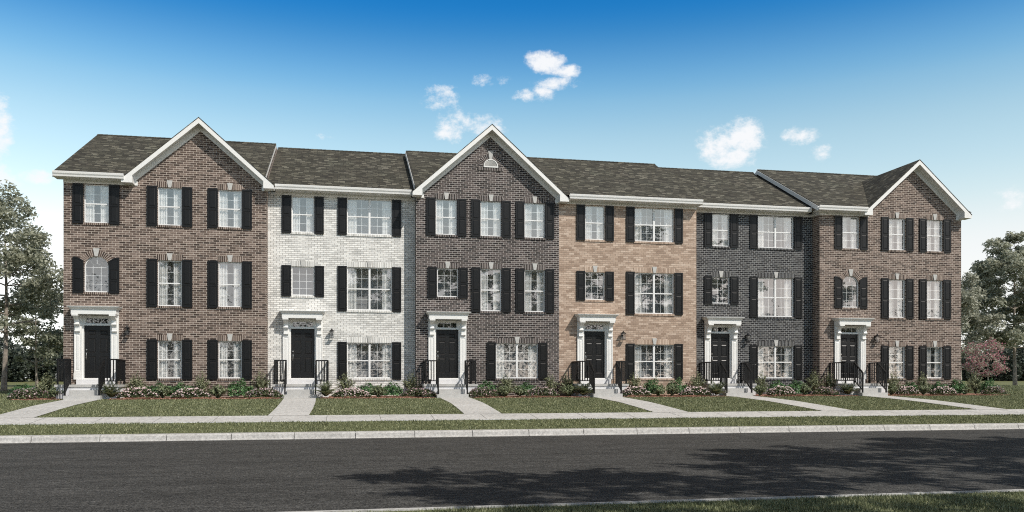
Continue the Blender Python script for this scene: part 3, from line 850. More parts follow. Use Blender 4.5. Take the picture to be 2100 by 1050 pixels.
        for k in range(1, 4): B.append((xo + (xi - xo) * k / 4, ry, zbot, ztop))
        for k in range(1, 5):
            t = k / 5; B.append((xi, ry + (yl - ry) * t, zbot + (zl - ztop) * t, ztop + (zl - ztop) * t))
        for (x, y, za, zb) in B:
            q = MB(); q.box(x - .018, x + .018, y - .018, y + .018, za, zb); q.build('baluster', IRON, hand)
    if lantern_x is not None:
        l = MB(); x = lantern_x; y = -.16; z0, z1 = 3.30, 3.55
        l.box(x - .05, x + .05, -.02, -.001, 3.38, 3.60)
        l.tube([(x, -.02, 3.50), (x, -.10, 3.56), (x, -.16, 3.66), (x, y, 3.60)], [.010, .010, .010, .012], 6)
        for a in (-1, 1):
            for b_ in (-1, 1): l.bar((x + a * .075, y + b_ * .075, z0), (x + a * .09, y + b_ * .09, z1), .012)
        l.box(x - .085, x + .085, y - .085, y + .085, z0 - .014, z0); l.box(x - .10, x + .10, y - .10, y + .10, z1, z1 + .014)
        l.tube([(x, y, z1 + .014), (x, y, z1 + .07), (x, y, z1 + .11), (x, y, z1 + .14)], [.125, .05, .02, .006], 4, smooth=False)
        l.tube([(x, y, z0), (x, y, z0 + .12)], [.014, .014], 8)
        la = l.build('wall_lantern', IRON, parent)
        g = MB(); g.box(x - .07, x + .07, y - .07, y + .07, z0 + .002, z1 - .002); g.build('lantern_glass', LGLASS, la)


def main_roof(parent, xa, xb, segs):
    """shingled main roof; uv runs along the eave and up the slope"""
    mb = MB(); sl = math.hypot(RUN + OVH, ZR - ZE); t = .03
    ye, yr = -OVH, RUN
    f = lambda x, y: (x, (y - ye) / (yr - ye) * sl)
    zc = ZE + PITCH * OVH
    mb.face([(xa, 0, zc), (xb, 0, zc), (xb, yr, ZR), (xa, yr, ZR)], [f(xa, 0), f(xb, 0), f(xb, yr), f(xa, yr)])
    mb.face([(xa, 0, zc - t), (xa, yr, ZR - t), (xb, yr, ZR - t), (xb, 0, zc - t)])
    for a, b, a0, b0 in segs:
        mb.face([(a, ye, ZE), (b, ye, ZE), (b0, 0, zc), (a0, 0, zc)], [f(a, ye), f(b, ye), f(b0, 0), f(a0, 0)])
        mb.face([(a, ye, ZE - t), (b, ye, ZE - t), (b, ye, ZE), (a, ye, ZE)])
        mb.face([(a0, 0, zc - t), (b0, 0, zc - t), (b, ye, ZE - t), (a, ye, ZE - t)])
        for x, x0, fl in ((a, a0, 0), (b, b0, 1)):
            q = [(x, ye, ZE - t), (x0, 0, zc - t), (x0, 0, zc), (x, ye, ZE)]
            mb.face(q if fl else q[::-1])
    yb = 2 * RUN + OVH
    mb.face([(xb, yb, ZE), (xa, yb, ZE), (xa, yr, ZR), (xb, yr, ZR)], [(xb, 0), (xa, 0), (xa, sl), (xb, sl)])
    # thickness at eave and rakes
    for x, fl in ((xa, 0), (xb, 1)):
        for (a, b, c, d) in ((0, zc, yr, ZR), (yr, ZR, yb, ZE)):
            q = [(x, a, b - t), (x, c, d - t), (x, c, d), (x, a, b)]
            mb.face(q if fl else q[::-1])
    mb.face([(xa, yr, ZR - t), (xa, yb, ZE - t), (xb, yb, ZE - t), (xb, yr, ZR - t)])
    r = mb.build('roof', SHINGLE, parent)
    # ridge caps
    c = MB(); n = int((xb - xa) / .2)
    for k in range(n):
        a = xa + (xb - xa) * k / n; b = xa + (xb - xa) * (k + 1) / n + .02
        b = min(b, xb); h0, h1 = .012, .022
        c.face([(a, yr - .14, ZR - .14 * PITCH + h0), (b, yr - .14, ZR - .14 * PITCH + h1), (b, yr, ZR + h1 + .008), (a, yr, ZR + h0 + .008)])
        c.face([(b, yr + .14, ZR - .14 * PITCH + h1), (a, yr + .14, ZR - .14 * PITCH + h0), (a, yr, ZR + h0 + .008), (b, yr, ZR + h1 + .008)])
    c.build('ridge_cap', SHINGLE, r)
    return r


def rake_side(parent, x, out, ye=-OVH):
    """white barge board down an exposed side edge of the main roof, front and back slope"""
    mb = MB(); a, b = (x - .03, x - .002) if (out > 0 or x < -.2 and x > -.3) else (x - .03, x - .001)
    yb = 2 * RUN + OVH; h = .24; e = -.034; z0 = ZE + PITCH * (ye + OVH)
    mb.prism_yz([(ye, z0 - h), (RUN, ZR - h), (yb, ZE - h), (yb, ZE + e), (RUN, ZR + e), (ye, z0 + e)], a, b)
    return mb.build('barge_board', WHITE, parent)


def eave(parent, xa, xb, fa, fb):
    g = MB()
    # ogee gutter on a fascia
    prof = [(-OVH + .0, 9.285), (-OVH - .075, 9.30), (-OVH - .085, 9.36), (-OVH - .115, 9.41), (-OVH - .125, 9.475), (-OVH - .125, 9.492), (-OVH - .112, 9.492), (-OVH - .10, 9.43), (-OVH, 9.42)]
    g.prism_yz(prof[::-1], xa, xb)
    g.build('gutter', WHITE, parent)
    f = MB(); f.box(xa, xb, -OVH + .001, -OVH + .02, 9.28, 9.468)
    f.build('fascia', WHITE, parent)
    s = MB(); s.box(xa, xb, -OVH + .021, -.0005, 9.282, 9.292); s.build('soffit', WHITE, parent)
    z = MB(); z.box(fa, fb, -.028, -.0008, 9.165, 9.281); z.build('frieze_board', WHITE, parent)
    if xa < -.3:
        z = MB(); z.box(-.028, -.0008, -.028, .62, 9.165, 9.62); z.build('frieze_board', WHITE, parent)


def gable(parent, cx, pk, hl, hr, end_l, end_r, brick_w):
    """cross gable: roof planes, rake boards with boxed returns, sloping frieze. hl/hr half widths incl. overhang"""
    yf = -OVH
    yb = lambda z: (z - ZE) / PITCH - OVH            # where the main roof reaches height z
    m = MB(); t = .035
    zl, zr_ = pk - GP * hl, pk - GP * hr
    sl = math.hypot(1, GP)
    for s, h, ze in ((-1, hl, zl), (1, hr, zr_)):
        x = cx + s * h
        y_e = max(yb(ze), yf + .02)
        P = [(x, yf - .03, ze), (x, y_e, ze), (cx, yb(pk), pk), (cx, yf - .03, pk)]
        uv = [(p[1] * s, (h - abs(p[0] - cx)) * sl) for p in P]
        if s > 0: m.face(P, uv)
        else: m.face(P[::-1], uv[::-1])
        q = [(x, yf - .03, ze - t), (cx, yf - .03, pk - t), (cx, yf - .03, pk), (x, yf - .03, ze)]
        m.face(q[::-1] if s > 0 else q)
        q = [(x, yf - .03, ze - t), (x, y_e, ze - t), (x, y_e, ze), (x, yf - .03, ze)]
        m.face(q if s > 0 else q[::-1])
    gr = m.build('gable_roof', SHINGLE, parent)
    b = MB(); w = .205; e = .036
    for s, h, ze in ((-1, hl, zl), (1, hr, zr_)):
        x = cx + s * h
        hi = h - .40
        zb = ze - .17
        poly = [(cx, pk - e), (x, ze - e), (x, zb), (cx + s * hi, zb), (cx + s * hi, pk - e - w - GP * hi + .0), (cx, pk - e - w)]
        if s > 0: poly = poly[::-1]
        b.prism(poly, yf - .02, yf + .005)
        # boxed return behind the board
        rp = [(x - s * .002, ze - e - .002), (x - s * .002, zb + .002), (cx + s * (hi + .002), zb + .002), (cx + s * (hi + .002), ze - e + GP * (h - hi) - .04)]
        if s > 0: rp = rp[::-1]
        b.prism(rp, yf + .006, -.001)
        # sloping soffit
        a0, a1 = cx + s * hi, cx
        z0, z1 = pk - e - w * .55 - GP * hi, pk - e - w * .55
        q = [(a0, yf + .006, z0), (a0, -.001, z0), (a1, -.001, z1), (a1, yf + .006, z1)]
        b.face(q if s < 0 else q[::-1])
    b.build('rake_board', WHITE, parent)
    f = MB(); fw = .23
    for s, h in ((-1, hl), (1, hr)):
        hi = h - .36
        top = pk - e - w * .55 - .004
        q = [(cx, top - fw - .05), (cx, top - .002), (cx + s * hi, top - GP * hi), (cx + s * hi, top - fw - GP * hi)]
        if s < 0: q = q[::-1]
        f.prism(q[::-1] if s > 0 else q[::-1], -.03, -.0015)
        # upright leg of the frieze down to the eave line, beside the boxed return
        xa, xb = (cx + s * (hi - .01), cx + s * (hi - .14)) if s > 0 else (cx + s * (hi - .14), cx + s * (hi - .01))
        xa, xb = min(xa, xb), max(xa, xb)
    f.build('rake_frieze', WHITE, parent)
    # boxed corner blocks below the returns
    k = MB()
    for s, h, ze in ((-1, hl, zl), (1, hr, zr_)):
        zb = ze - .17
        a, c = cx + s * (h - .40 - .10), cx + s * (h - .40 + (.20 if s > 0 else .20))
        a, c = min(a, c), max(a, c)
        k.box(a, c, -.034, -.0018, 9.165, ze - e - .05 + GP * .10)
    k.build('frieze_block', WHITE, parent)
    return gr


SW = .385
def winset(H, floor, xc, w, brick, double=False, lintel=True, arch=False, curtains=True, kind='dh', wcut=None):
    """window centred at xc between two shutters"""
    z0, z1 = FL[floor]
    return dict(x0=xc - w / 2, x1=xc + w / 2, z0=z0, z1=z1, double=double, lintel=lintel, arch=arch, curtains=curtains, kind=kind)


def townhouse(X0, W, Yw, brick, door, lant, label, wins, gab=None, side_l=False, side_r=False, roof=(0, 0), rake=(False, False), eaves=(), vent=None, segs=()):
    root = empty('townhouse', (X0, Yw, 0))
    tag(root, label, 'townhouse', 'townhouses joined in one brick row')
    opens = []
    for w in wins:
        if w['arch']: opens.append((w['x0'], w['x1'], w['z0'], w['z1'], 'arch', w['arch']))
        else: opens.append((w['x0'], w['x1'], w['z0'], w['z1']))
    opens.append((door - .53, door + .53, 1.56, 4.05))
    wall('wall', W, opens, gab and (gab[0], gab[1], gab[2] - (gab[4]), gab[3] - gab[5]), BR[brick], root, side_l, side_r)
    for w in wins:
        window(root, w['x0'], w['x1'], w['z0'], w['z1'], brick, w['kind'], w['double'], w['lintel'], w['curtains'], w['arch'])
        zt = w['z1'] + .035 if not w['arch'] else w['z1'] - .06
        if w['lintel'] is False: zt = w['z1'] + .0
        shutter(root, w['x0'] - SW - .012, w['x0'] - .012, w['z0'] - .045, w['z1'] + (.035 if w['lintel'] and not w['arch'] else (-.04 if w['arch'] else .01)), 1 if w['arch'] else 0)
        shutter(root, w['x1'] + .012, w['x1'] + SW + .012, w['z0'] - .045, w['z1'] + (.035 if w['lintel'] and not w['arch'] else (-.04 if w['arch'] else .01)), -1 if w['arch'] else 0)
    entrance(root, door, lant, brick)
    main_roof(root, roof[0], roof[1], segs)
    gl = gab and gab[0] - gab[2] <= roof[0] + .3; gr_ = gab and gab[0] + gab[3] >= roof[1] - .3
    if rake[0]: rake_side(root, roof[0], -1, .02 if gl else -OVH)
    if rake[1]: rake_side(root, roof[1], 1, .02 if gr_ else -OVH)
    for e in eaves: eave(root, *e)
    if gab: gable(root, gab[0], gab[1], gab[2], gab[3], True, True, brick)
    if vent:
        vx, vz, r = vent
        o = MB(); n = 16
        for k in range(n):
            t0, t1 = math.pi * k / n, math.pi * (k + 1) / n
            P = [(vx + r * math.cos(t), vz + r * math.sin(t)) for t in (t0, t1)]; Q = [(vx + (r - .035) * math.cos(t), vz + (r - .035) * math.sin(t)) for t in (t0, t1)]
            o.prism([Q[0], P[0], P[1], Q[1]], -.05, -.001)
        o.box(vx - r, vx + r, -.052, -.001, vz - .045, vz)
        v = o.build('gable_vent', WHITE, root)
        lo = MB()
        for k in range(6):
            z = vz + .01 + k * .043; hx = math.sqrt(max(0, (r - .04) ** 2 - (z + .03 - vz) ** 2))
            if hx < .03: continue
            lo.face([(vx - hx, -.042, z), (vx + hx, -.042, z), (vx + hx, -.012, z + .048), (vx - hx, -.012, z + .048)])
            lo.face([(vx - hx, -.012, z + .001), (vx + hx, -.012, z + .001), (vx + hx, -.042, z), (vx - hx, -.042, z)])
        lo.build('louvre', STONE, v)
        arch_ring(v, vx, vz, r + .005, r + .005, .225, 2, 178, brick, .33)
        sl = MB(); sl.box(vx - r - .24, vx + r + .24, -.03, -.001, vz - .175, vz - .047); sl.build('sill', BRV[brick], v)
    return root


def W_(floor, xc, w=.90, **k):
    return winset(None, floor, xc, w, None, **k)


random.seed(11)
ARCHZ = 5.93
def arched(xc):
    d = W_('s', xc, .88, curtains=False); d['z0'] = 4.955; d['z1'] = 6.36; d['arch'] = ARCHZ; d['kind'] = 'arched'; return d


GL = .36
# (gable: centre, peak, half width left/right incl. overhang, overhang left/right)
townhouse(-10.75, 7.55, D1, 'brown', 1.20, 2.33, 'brown brick end townhouse at the left end of the row, arched window over its door',
          [W_('t', 1.18, .90, lintel=False), W_('t', 3.87), W_('t', 6.145), arched(1.18), W_('m', 3.87), W_('m', 6.145), W_('g', 3.87), W_('g', 6.145)],
          gab=(5.03, 11.87, 2.84, 2.84, .34, .32), side_l=True, side_r=True, roof=(-.22, 7.50), rake=(True, True),
          eaves=((-.22, 2.30, 0, 2.4),), segs=((-.22, 2.37, -.22, 2.64),))
townhouse(-3.20, 6.03, D2, 'white', 1.395, 2.57, 'white brick townhouse with black door, between the brown and the charcoal brick houses',
          [W_('t', 1.40, .90, lintel=False), W_('t', 4.125, 1.85, double=True, lintel=False), W_('s', 1.40, .92, curtains=False, kind='pic'), W_('m', 4.125, 1.85, double=True), W_('g', 4.125, 1.85, double=True)],
          roof=(0, 6.0), eaves=((.32, 5.84, 0, 6.03),), segs=((0, 6.0, 0, 6.0),))
townhouse(2.83, 6.17, D1, 'charcoal', 1.31, None, 'dark charcoal brick townhouse under the wide middle gable with a half round vent',
          [W_('t', 1.27), W_('t', 3.18), W_('t', 5.09), W_('s', 1.325, .90, curtains=False, kind='pic'), W_('m', 3.18), W_('m', 5.09), W_('g', 4.315, 1.85, double=True)],
          gab=(3.15, 12.30, 3.33, 3.34, .18, .32), side_l=True, roof=(-.06, 6.17), rake=(True, False), eaves=(), vent=(3.165, 10.62, .31), segs=((-.06, -.01, -.06, .27),))
townhouse(9.00, 6.34, D1, 'tan', 1.605, 2.86, 'tan brick townhouse beside the middle gable, with black door and lantern',
          [W_('t', 1.62, .90, lintel=False), W_('t', 4.36, 1.85, double=True, lintel=False), W_('s', 1.62, .90, curtains=False, kind='pic'), W_('m', 4.36, 1.85, double=True), W_('g', 4.36, 1.85, double=True)],
          side_r=True, roof=(0, 6.40), rake=(False, True), eaves=((.34, 6.42, 0, 6.34),), segs=((.14, 6.40, -.13, 6.40),))
townhouse(15.34, 6.09, D2, 'slate', 1.455, 2.73, 'dark slate grey brick townhouse set back between the tan and the brown brick houses',
          [W_('t', 1.475, .87, lintel=False), W_('t', 4.215, 1.84, double=True, lintel=False), W_('s', 1.475, .88, curtains=False, kind='pic'), W_('m', 4.215, 1.84, double=True), W_('g', 4.215, 1.84, double=True)],
          roof=(.06, 5.80), eaves=((.06, 5.72, 0, 6.09),), segs=((.06, 5.80, .06, 5.80),))
d6 = [W_('t', 1.60, .90, lintel=False), W_('t', 4.02), W_('t', 6.04), arched(1.59), W_('m', 4.02), W_('m', 6.04), W_('g', 4.02), W_('g', 6.04)]
for w in d6[3:4]: w['z0'] = 4.90; w['z1'] = 6.38; w['arch'] = 5.95
townhouse(21.43, 7.48, D1, 'brown', 1.54, 2.86, 'brown brick end townhouse at the right end of the row under its own gable',
          d6, gab=(4.88, 11.86, 2.86, 2.80, .26, .20), side_l=True, side_r=True, roof=(-.35, 7.66), rake=(True, True),
          eaves=((-.35, 2.13, 0, 2.2),), segs=((-.35, 2.20, -.35, 2.47), (7.48, 7.66, 7.27, 7.66)))


# ------------------------------------------------------------------ vegetation
def leaf_quads(rng, P, size, up=.6, aspect=1.7, jitter=1.0, nrm=None):
    """one rhombic leaf per point; returns V, F"""
    n = len(P)
    nn = rng.normal(size=(n, 3)) * jitter; nn[:, 2] = np.abs(nn[:, 2]) + up
    if nrm is not None: nn += nrm
    nn /= np.linalg.norm(nn, axis=1)[:, None]
    t = rng.normal(size=(n, 3)); t -= nn * (t * nn).sum(1)[:, None]; t /= np.linalg.norm(t, axis=1)[:, None]
    b = np.cross(nn, t)
    s = size * rng.uniform(.6, 1.25, n)[:, None]
    V = np.stack([P - t * s * .5 * aspect, P + b * s * .5 - t * s * .1, P + t * s * .5 * aspect, P - b * s * .5 - t * s * .1], 1).reshape(-1, 3)
    return V, np.arange(len(V)).reshape(-1, 4)


def grow_tree(name, seed, H, clear, prof, nclust, per, leaf, leafmat, barkmat, trunk_r, cl=(.55, .95), flat=.45, lean=0.0, blossom=None, bendy=.006):
    """trunk + limbs + a crown of leaf clusters. prof: [(t, radius)] over the crown height.
    Returns (Empty at the foot, crown, trunk)."""
    rng = np.random.default_rng(seed)
    root = empty(name, (0, 0, 0))
    # skeleton: trunk nodes
    nt_ = 9; tr = []
    bend = rng.normal(0, bendy * H, (2,))
    for k in range(nt_ + 1):
        t = k / nt_
        tr.append(Vector((bend[0] * math.sin(t * 2.4) + lean * t, bend[1] * math.sin(t * 2.9), t * H * .90)))
    rad = [trunk_r * (1.25 if k == 0 else 1) * (1 - .88 * (k / nt_) ** 1.1) for k in range(nt_ + 1)]
    mb = MB(); mb.tube(tr, rad, 9)
    nodes = [(tr[k], rad[k]) for k in range(nt_ + 1)]
    sub = [(tr[k].lerp(tr[k + 1], .5), (rad[k] + rad[k + 1]) / 2) for k in range(nt_)]
    nodes = [n_ for n_ in nodes + sub if n_[0].z > clear * .8]
    # cluster centres inside the crown envelope
    ts = [p[0] for p in prof]; rs = [p[1] for p in prof]
    cs = []
    tries = 0
    while len(cs) < nclust and tries < nclust * 60:
        tries += 1
        t = rng.uniform(0, 1); rr = np.interp(t, ts, rs)
        if rng.uniform(0, max(rs)) > rr: continue
        a = rng.uniform(0, 2 * math.pi); q = rng.uniform(.15, 1) ** .55
        ax = tr[min(nt_, int(t * nt_))]
        z = clear + t * (H - clear)
        wob = 1 + .22 * math.sin(3 * a + seed) * math.sin(t * 9 + seed)
        p = Vector((ax.x + math.cos(a) * rr * q * wob, ax.y + math.sin(a) * rr * q * wob, z))
        if any((p - c).length < cl[0] * .8 for c in cs): continue
        cs.append(p)
    cs.sort(key=lambda p: (Vector((p.x, p.y, 0)) - Vector((tr[4].x, tr[4].y, 0))).length + .3 * abs(p.z - clear))
    for c in cs:
        best = min(nodes, key=lambda nd_: (nd_[0] - c).length + (2.5 * max(0, nd_[0].z - c.z + .3)) + .02 / max(nd_[1], .004) * .6)
        p, r = best; r1 = max(.008, min(r * .62, .02 + .012 * (c - p).length * 1.5))
        mid = p.lerp(c, .5) + Vector((rng.normal(0, .1), rng.normal(0, .1), -.12 * (c - p).length * .5))
        mb.tube([p, mid, c], [r1, r1 * .7, .006], 5)
        nodes.append((mid, r1 * .7)); nodes.append((c, r1 * .45))
    trunk = mb.build('trunk', barkmat, root)
    P = []; Nn = []
    for c in cs:
        R0 = rng.uniform(*cl); m = int(per * (R0 / cl[1]) ** 2)
        d = rng.normal(size=(m, 3)); d /= np.linalg.norm(d, axis=1)[:, None]
        d[:, 2] = np.where(d[:, 2] < -.25, -d[:, 2], d[:, 2])
        rr = rng.uniform(.25, 1, m) ** .6
        # lobed: several sprays per cluster
        k = 6; dirs = rng.normal(size=(k, 3)); dirs[:, 2] *= .55; dirs /= np.linalg.norm(dirs, axis=1)[:, None]
        off = dirs[rng.integers(0, k, m)] * R0 * .55
        q = np.array(c) + off + d * rr[:, None] * R0 * np.array([.62, .62, flat])
        P.append(q); Nn.append(d * .5)
    P = np.concatenate(P); Nn = np.concatenate(Nn)
    V, F = leaf_quads(rng, P, leaf, .25, 1.6, .8, Nn)
    crown = np_mesh('crown', V, F, leafmat, root)
    if blossom:
        k = rng.choice(len(P), int(len(P) * blossom[1]), replace=False)
        V, F = leaf_quads(rng, P[k] + rng.normal(0, .04, (len(k), 3)), blossom[2], .5, 1.1, 1.0)
        np_mesh('blossom', V, F, blossom[0], root)
    return root


def copy_tree(root, loc, rz, sc, label, group=None):
    r = root.copy(); C.objects.link(r); r.location = loc; r.rotation_euler = (0, 0, rz); r.scale = (sc[0], sc[0], sc[1])
    for ch in list(root.children):
        c = ch.copy(); C.objects.link(c); c.parent = r
    r['label'] = label
    if group: r['group'] = group
    return r


# big tree at the left edge of the picture
t = grow_tree('leafy_tree', 3, 9.9, 3.3, [(0, .9), (.1, 2.2), (.3, 3.0), (.5, 2.5), (.65, 1.9), (.8, 2.0), (.93, 1.4), (1, .5)], 54, 520, .12, LEAF_A, BARKM, .13, cl=(.55, 1.0), flat=.60)
t.location = (-17.1, 46.2, gz(46.2) - .05); t.rotation_euler = (0, 0, 2.2)
tag(t, 'tall leafy tree with a bare lower trunk at the left edge of the photo', 'tree', 'trees beside the houses')
LT = t
t = grow_tree('leafy_tree', 8, 6.6, 1.5, [(0, 1.0), (.2, 1.9), (.45, 2.3), (.7, 1.9), (.9, 1.2), (1, .5)], 40, 400, .125, LEAF_D, BARKM, .09, cl=(.45, .85), flat=.5)
t.location = (-20.2, 60.0, gz(60) - .05)
tag(t, 'smaller rounded tree between the tall left tree and the brown end house', 'tree', 'trees beside the houses')
T2 = t
copy_tree(T2, (-15.4, 58, gz(58) - .05), 2.0, (1.15, 1.3), 'dark tree behind the left corner of the brown end house', 'trees beside the houses')['category'] = 'tree'
# right side
t = grow_tree('leafy_tree', 21, 12.2, 3.2, [(0, 1.6), (.05, 3.9), (.2, 4.4), (.42, 3.9), (.62, 2.9), (.82, 1.6), (1, .3)], 98, 720, .15, LEAF_A, BARKM, .145, cl=(.65, 1.2), flat=.48)
t.location = (51.5, 56.0, gz(56) - .05)
tag(t, 'broad layered tree with a pale trunk at the right edge of the photo', 'tree', 'trees beside the houses')
RT = t
t = grow_tree('birch_tree', 31, 8.4, 2.4, [(0, 1.0), (.2, 2.2), (.5, 2.6), (.8, 1.8), (1, .5)], 46, 420, .14, LEAF_B, BARKL, .20, cl=(.6, 1.0), flat=.6)
t.location = (45.3, 54.6, gz(54) - .05)
tag(t, 'pale barked birch tree close behind the right corner of the end house', 'tree', 'trees beside the houses')
t = grow_tree('flowering_tree', 41, 3.7, 1.0, [(0, 1.0), (.2, 1.6), (.5, 1.75), (.8, 1.3), (1, .5)], 40, 110, .085, LEAF_A, BARKL, .06, cl=(.35, .6), flat=.6, blossom=(CRIM, .75, .10))
t.location = (44.6, 50.9, gz(51) - .05); t.scale = (.88, .88, .86)
tag(t, 'small tree covered in crimson blossom beside the right end house', 'tree')

# woods on the horizon, left and right
def woods(name, label, x0, x1, y0, y1, hmin, hmax, n, seed, per=1000):
    rng = np.random.default_rng(seed); P = []
    for k in range(n):
        x = rng.uniform(x0, x1); y = rng.uniform(y0, y1); h = rng.uniform(hmin, hmax); r = h * rng.uniform(.32, .5)
        d = rng.normal(size=(per, 3)); d /= np.linalg.norm(d, axis=1)[:, None]
        rr = rng.uniform(.5, 1, per) ** .5
        wob = 1 + .25 * np.sin(d[:, 0] * 7 + k) * np.cos(d[:, 2] * 6 + k)
        q = d * (rr * wob)[:, None] * np.array([r, r, h * .55]) + np.array([x, y, gz(y) + h * .5])
        P.append(q[q[:, 2] > gz(y) - .1])
    P = np.concatenate(P)
    V, F = leaf_quads(rng, P, .24, .5, 1.5, 1.0)
    o = np_mesh(name, V, F, LEAF_W); tag(o, label, kind='stuff'); return o
woods('woods', 'dark belt of distant woods beyond the left lawn', -62, -12, 82, 100, 2.6, 5.2, 110, 3)
woods('woods', 'dark belt of woods beyond the right lawn', 44, 110, 84, 98, 2.6, 4.6, 120, 4)

# trees across the road, behind the viewer: they shade the road and are mirrored in the windows
ST = grow_tree('leafy_tree', 51, 12.8, 5.4, [(0, 1.8), (.25, 3.7), (.5, 4.1), (.8, 2.8), (1, .8)], 84, 150, .17, LEAF_A, BARK, .2, cl=(.5, .8), flat=.45)
ST.location = (10.1, 2.3, .15); tag(ST, 'roadside tree outside the frame whose crown shades the asphalt', 'tree', 'roadside trees shading the near lane')
for x, y, rz, s in ((16.6, 5.4, 1.3, 1.0), (22.8, 7.3, 2.9, 1.06), (30.0, 7.6, 4.2, 1.0)):
    copy_tree(ST, (x, y, .15), rz, (s, s), 'roadside tree outside the frame whose crown shades the asphalt', 'roadside trees shading the near lane')['category'] = 'tree'
k = 0
for x in range(-26, 82, 9):
    k += 1
    copy_tree((LT, T2)[k % 2], (x + (k * 37 % 5) - 2, -9 - (k * 53 % 7), .15), k * 1.3, (1.15, 1.0 + .12 * (k * 29 % 3)) if k % 2 else (1.2, 1.25), 'leafy tree behind the viewer, seen only as a reflection in the windows', 'trees mirrored in the windows')['category'] = 'tree'


woods('woods', 'low woods behind the viewer, mirrored in the lower windows', -60, 120, -48, -30, 9, 13, 130, 6, 700)

# bedding plants
def plant_round(seed, rx=.46, rz=.42, n=1500, leaf=.055):
    rng = np.random.default_rng(seed)
    d = rng.normal(size=(n, 3)); d /= np.linalg.norm(d, axis=1)[:, None]; d[:, 2] = np.abs(d[:, 2])
    wob = 1 + .13 * np.sin(d[:, 0] * 8 + seed) + .10 * np.sin(d[:, 1] * 9) + .08 * np.sin(d[:, 2] * 11 + seed)
    rr = rng.uniform(.55, 1, n) ** .5 * wob
    P = d * rr[:, None] * np.array([rx, rx * .9, rz]) + np.array([0, 0, rz * .12])
    return leaf_quads(rng, P, leaf, .4, 1.3, .6, d * 1.2)


def plant_feather(seed, H=.75, n=95, spread=.42, leaf=.04):
    """upright arching stems set with small leaves"""
    rng = np.random.default_rng(seed); P = []; S = []
    for k in range(n):
        a = rng.uniform(0, 2 * math.pi); out = rng.uniform(.05, 1) ** .7; h = H * rng.uniform(.55, 1.05) * (1 - .35 * out)
        t = np.linspace(.08, 1, 22)
        r = spread * out * t ** 1.4; z = h * (t - .18 * out * t ** 3)
        cx = np.cos(a) * r; cy = np.sin(a) * r
        q = np.stack([cx, cy, z], 1) + rng.normal(0, .014, (22, 3)); P.append(q)
    P = np.concatenate(P)
    out = P * np.array([1, 1, .3]); out /= np.linalg.norm(out, axis=1)[:, None] + 1e-6
    return leaf_quads(rng, P, leaf, .3, 2.2, .8, out * .5)


def plant_fern(seed, L=.62, n=40):
    """arching fronds with paired leaflets"""
    rng = np.random.default_rng(seed); V = []; 
    for k in range(n):
        a = 2 * math.pi * k / n + rng.normal(0, .15); el = rng.uniform(.5, 1.25); l = L * rng.uniform(.7, 1.1)
        m = 16
        for i in range(m):
            t = (i + 1) / m
            r = l * t * math.cos(el) * (1 + .25 * t); z = l * (math.sin(el) * t - .42 * t * t * math.cos(el))
            w = .13 * math.sin(math.pi * min(1, t * .92 + .08)) + .02
            c = np.array([math.cos(a) * r, math.sin(a) * r, z + .02]); side = np.array([-math.sin(a), math.cos(a), .15]); fw = np.array([math.cos(a), math.sin(a), .3])
            for s in (-1, 1):
                tip = c + side * s * w * np.array([1, 1, s]) + fw * .035 + rng.normal(0, .006, 3)
                V += [c - fw * .02, (c + tip) / 2 - fw * .026, tip, (c + tip) / 2 + fw * .026]
    V = np.array(V); return V, np.arange(len(V)).reshape(-1, 4)


def plant_flowers(seed, rx=.70, n=1900, fl=300):
    rng = np.random.default_rng(seed)
    x = rng.uniform(-1, 1, n); y = rng.uniform(-1, 1, n); k = x * x + y * y < 1; x, y = x[k], y[k]
    top = .30 * (1 - (x * x + y * y) ** 2 * .8) * (1 + .12 * np.sin(x * 9 + seed) * np.cos(y * 5))
    P = np.stack([x * rx, y * .30, top * rng.uniform(.1, 1, len(x)) ** .5], 1)
    A = leaf_quads(rng, P, .05, .5, 1.8, .8)
    x = rng.uniform(-1, 1, fl); y = rng.uniform(-1, 1, fl); k = x * x + y * y < 1.0; x, y = x[k], y[k]
    top = .31 * (1 - (x * x + y * y) ** 2 * .8) * (1 + .12 * np.sin(x * 9 + seed) * np.cos(y * 5))
    V = []
    lowf = rng.uniform(.55, 1.08, len(x))
    for i in range(len(x)):
        c = np.array([x[i] * rx, y[i] * .32 - .02 * (1 - lowf[i]), top[i] * lowf[i] + .02])
        nn = rng.normal(0, .5, 3) + np.array([0, -.7, .8]); nn /= np.linalg.norm(nn)
        t = np.cross(nn, [0, 0, 1.0]) + 1e-4; t /= np.linalg.norm(t); b = np.cross(nn, t); a0 = rng.uniform(0, 2)
        s = rng.uniform(.020, .034)
        for p in range(5):
            a = a0 + p * 2 * math.pi / 5; u = t * math.cos(a) + b * math.sin(a); w = -t * math.sin(a) + b * math.cos(a)
            V += [c, c + u * s * .6 + w * s * .42 + nn * .004, c + u * s * 1.15 + nn * .007, c + u * s * .6 - w * s * .42 + nn * .004]
    V = np.array(V); return A, (V, np.arange(len(V)).reshape(-1, 4))


def proto(name, V, F, m):
    o = np_mesh(name, V, F, m); return o


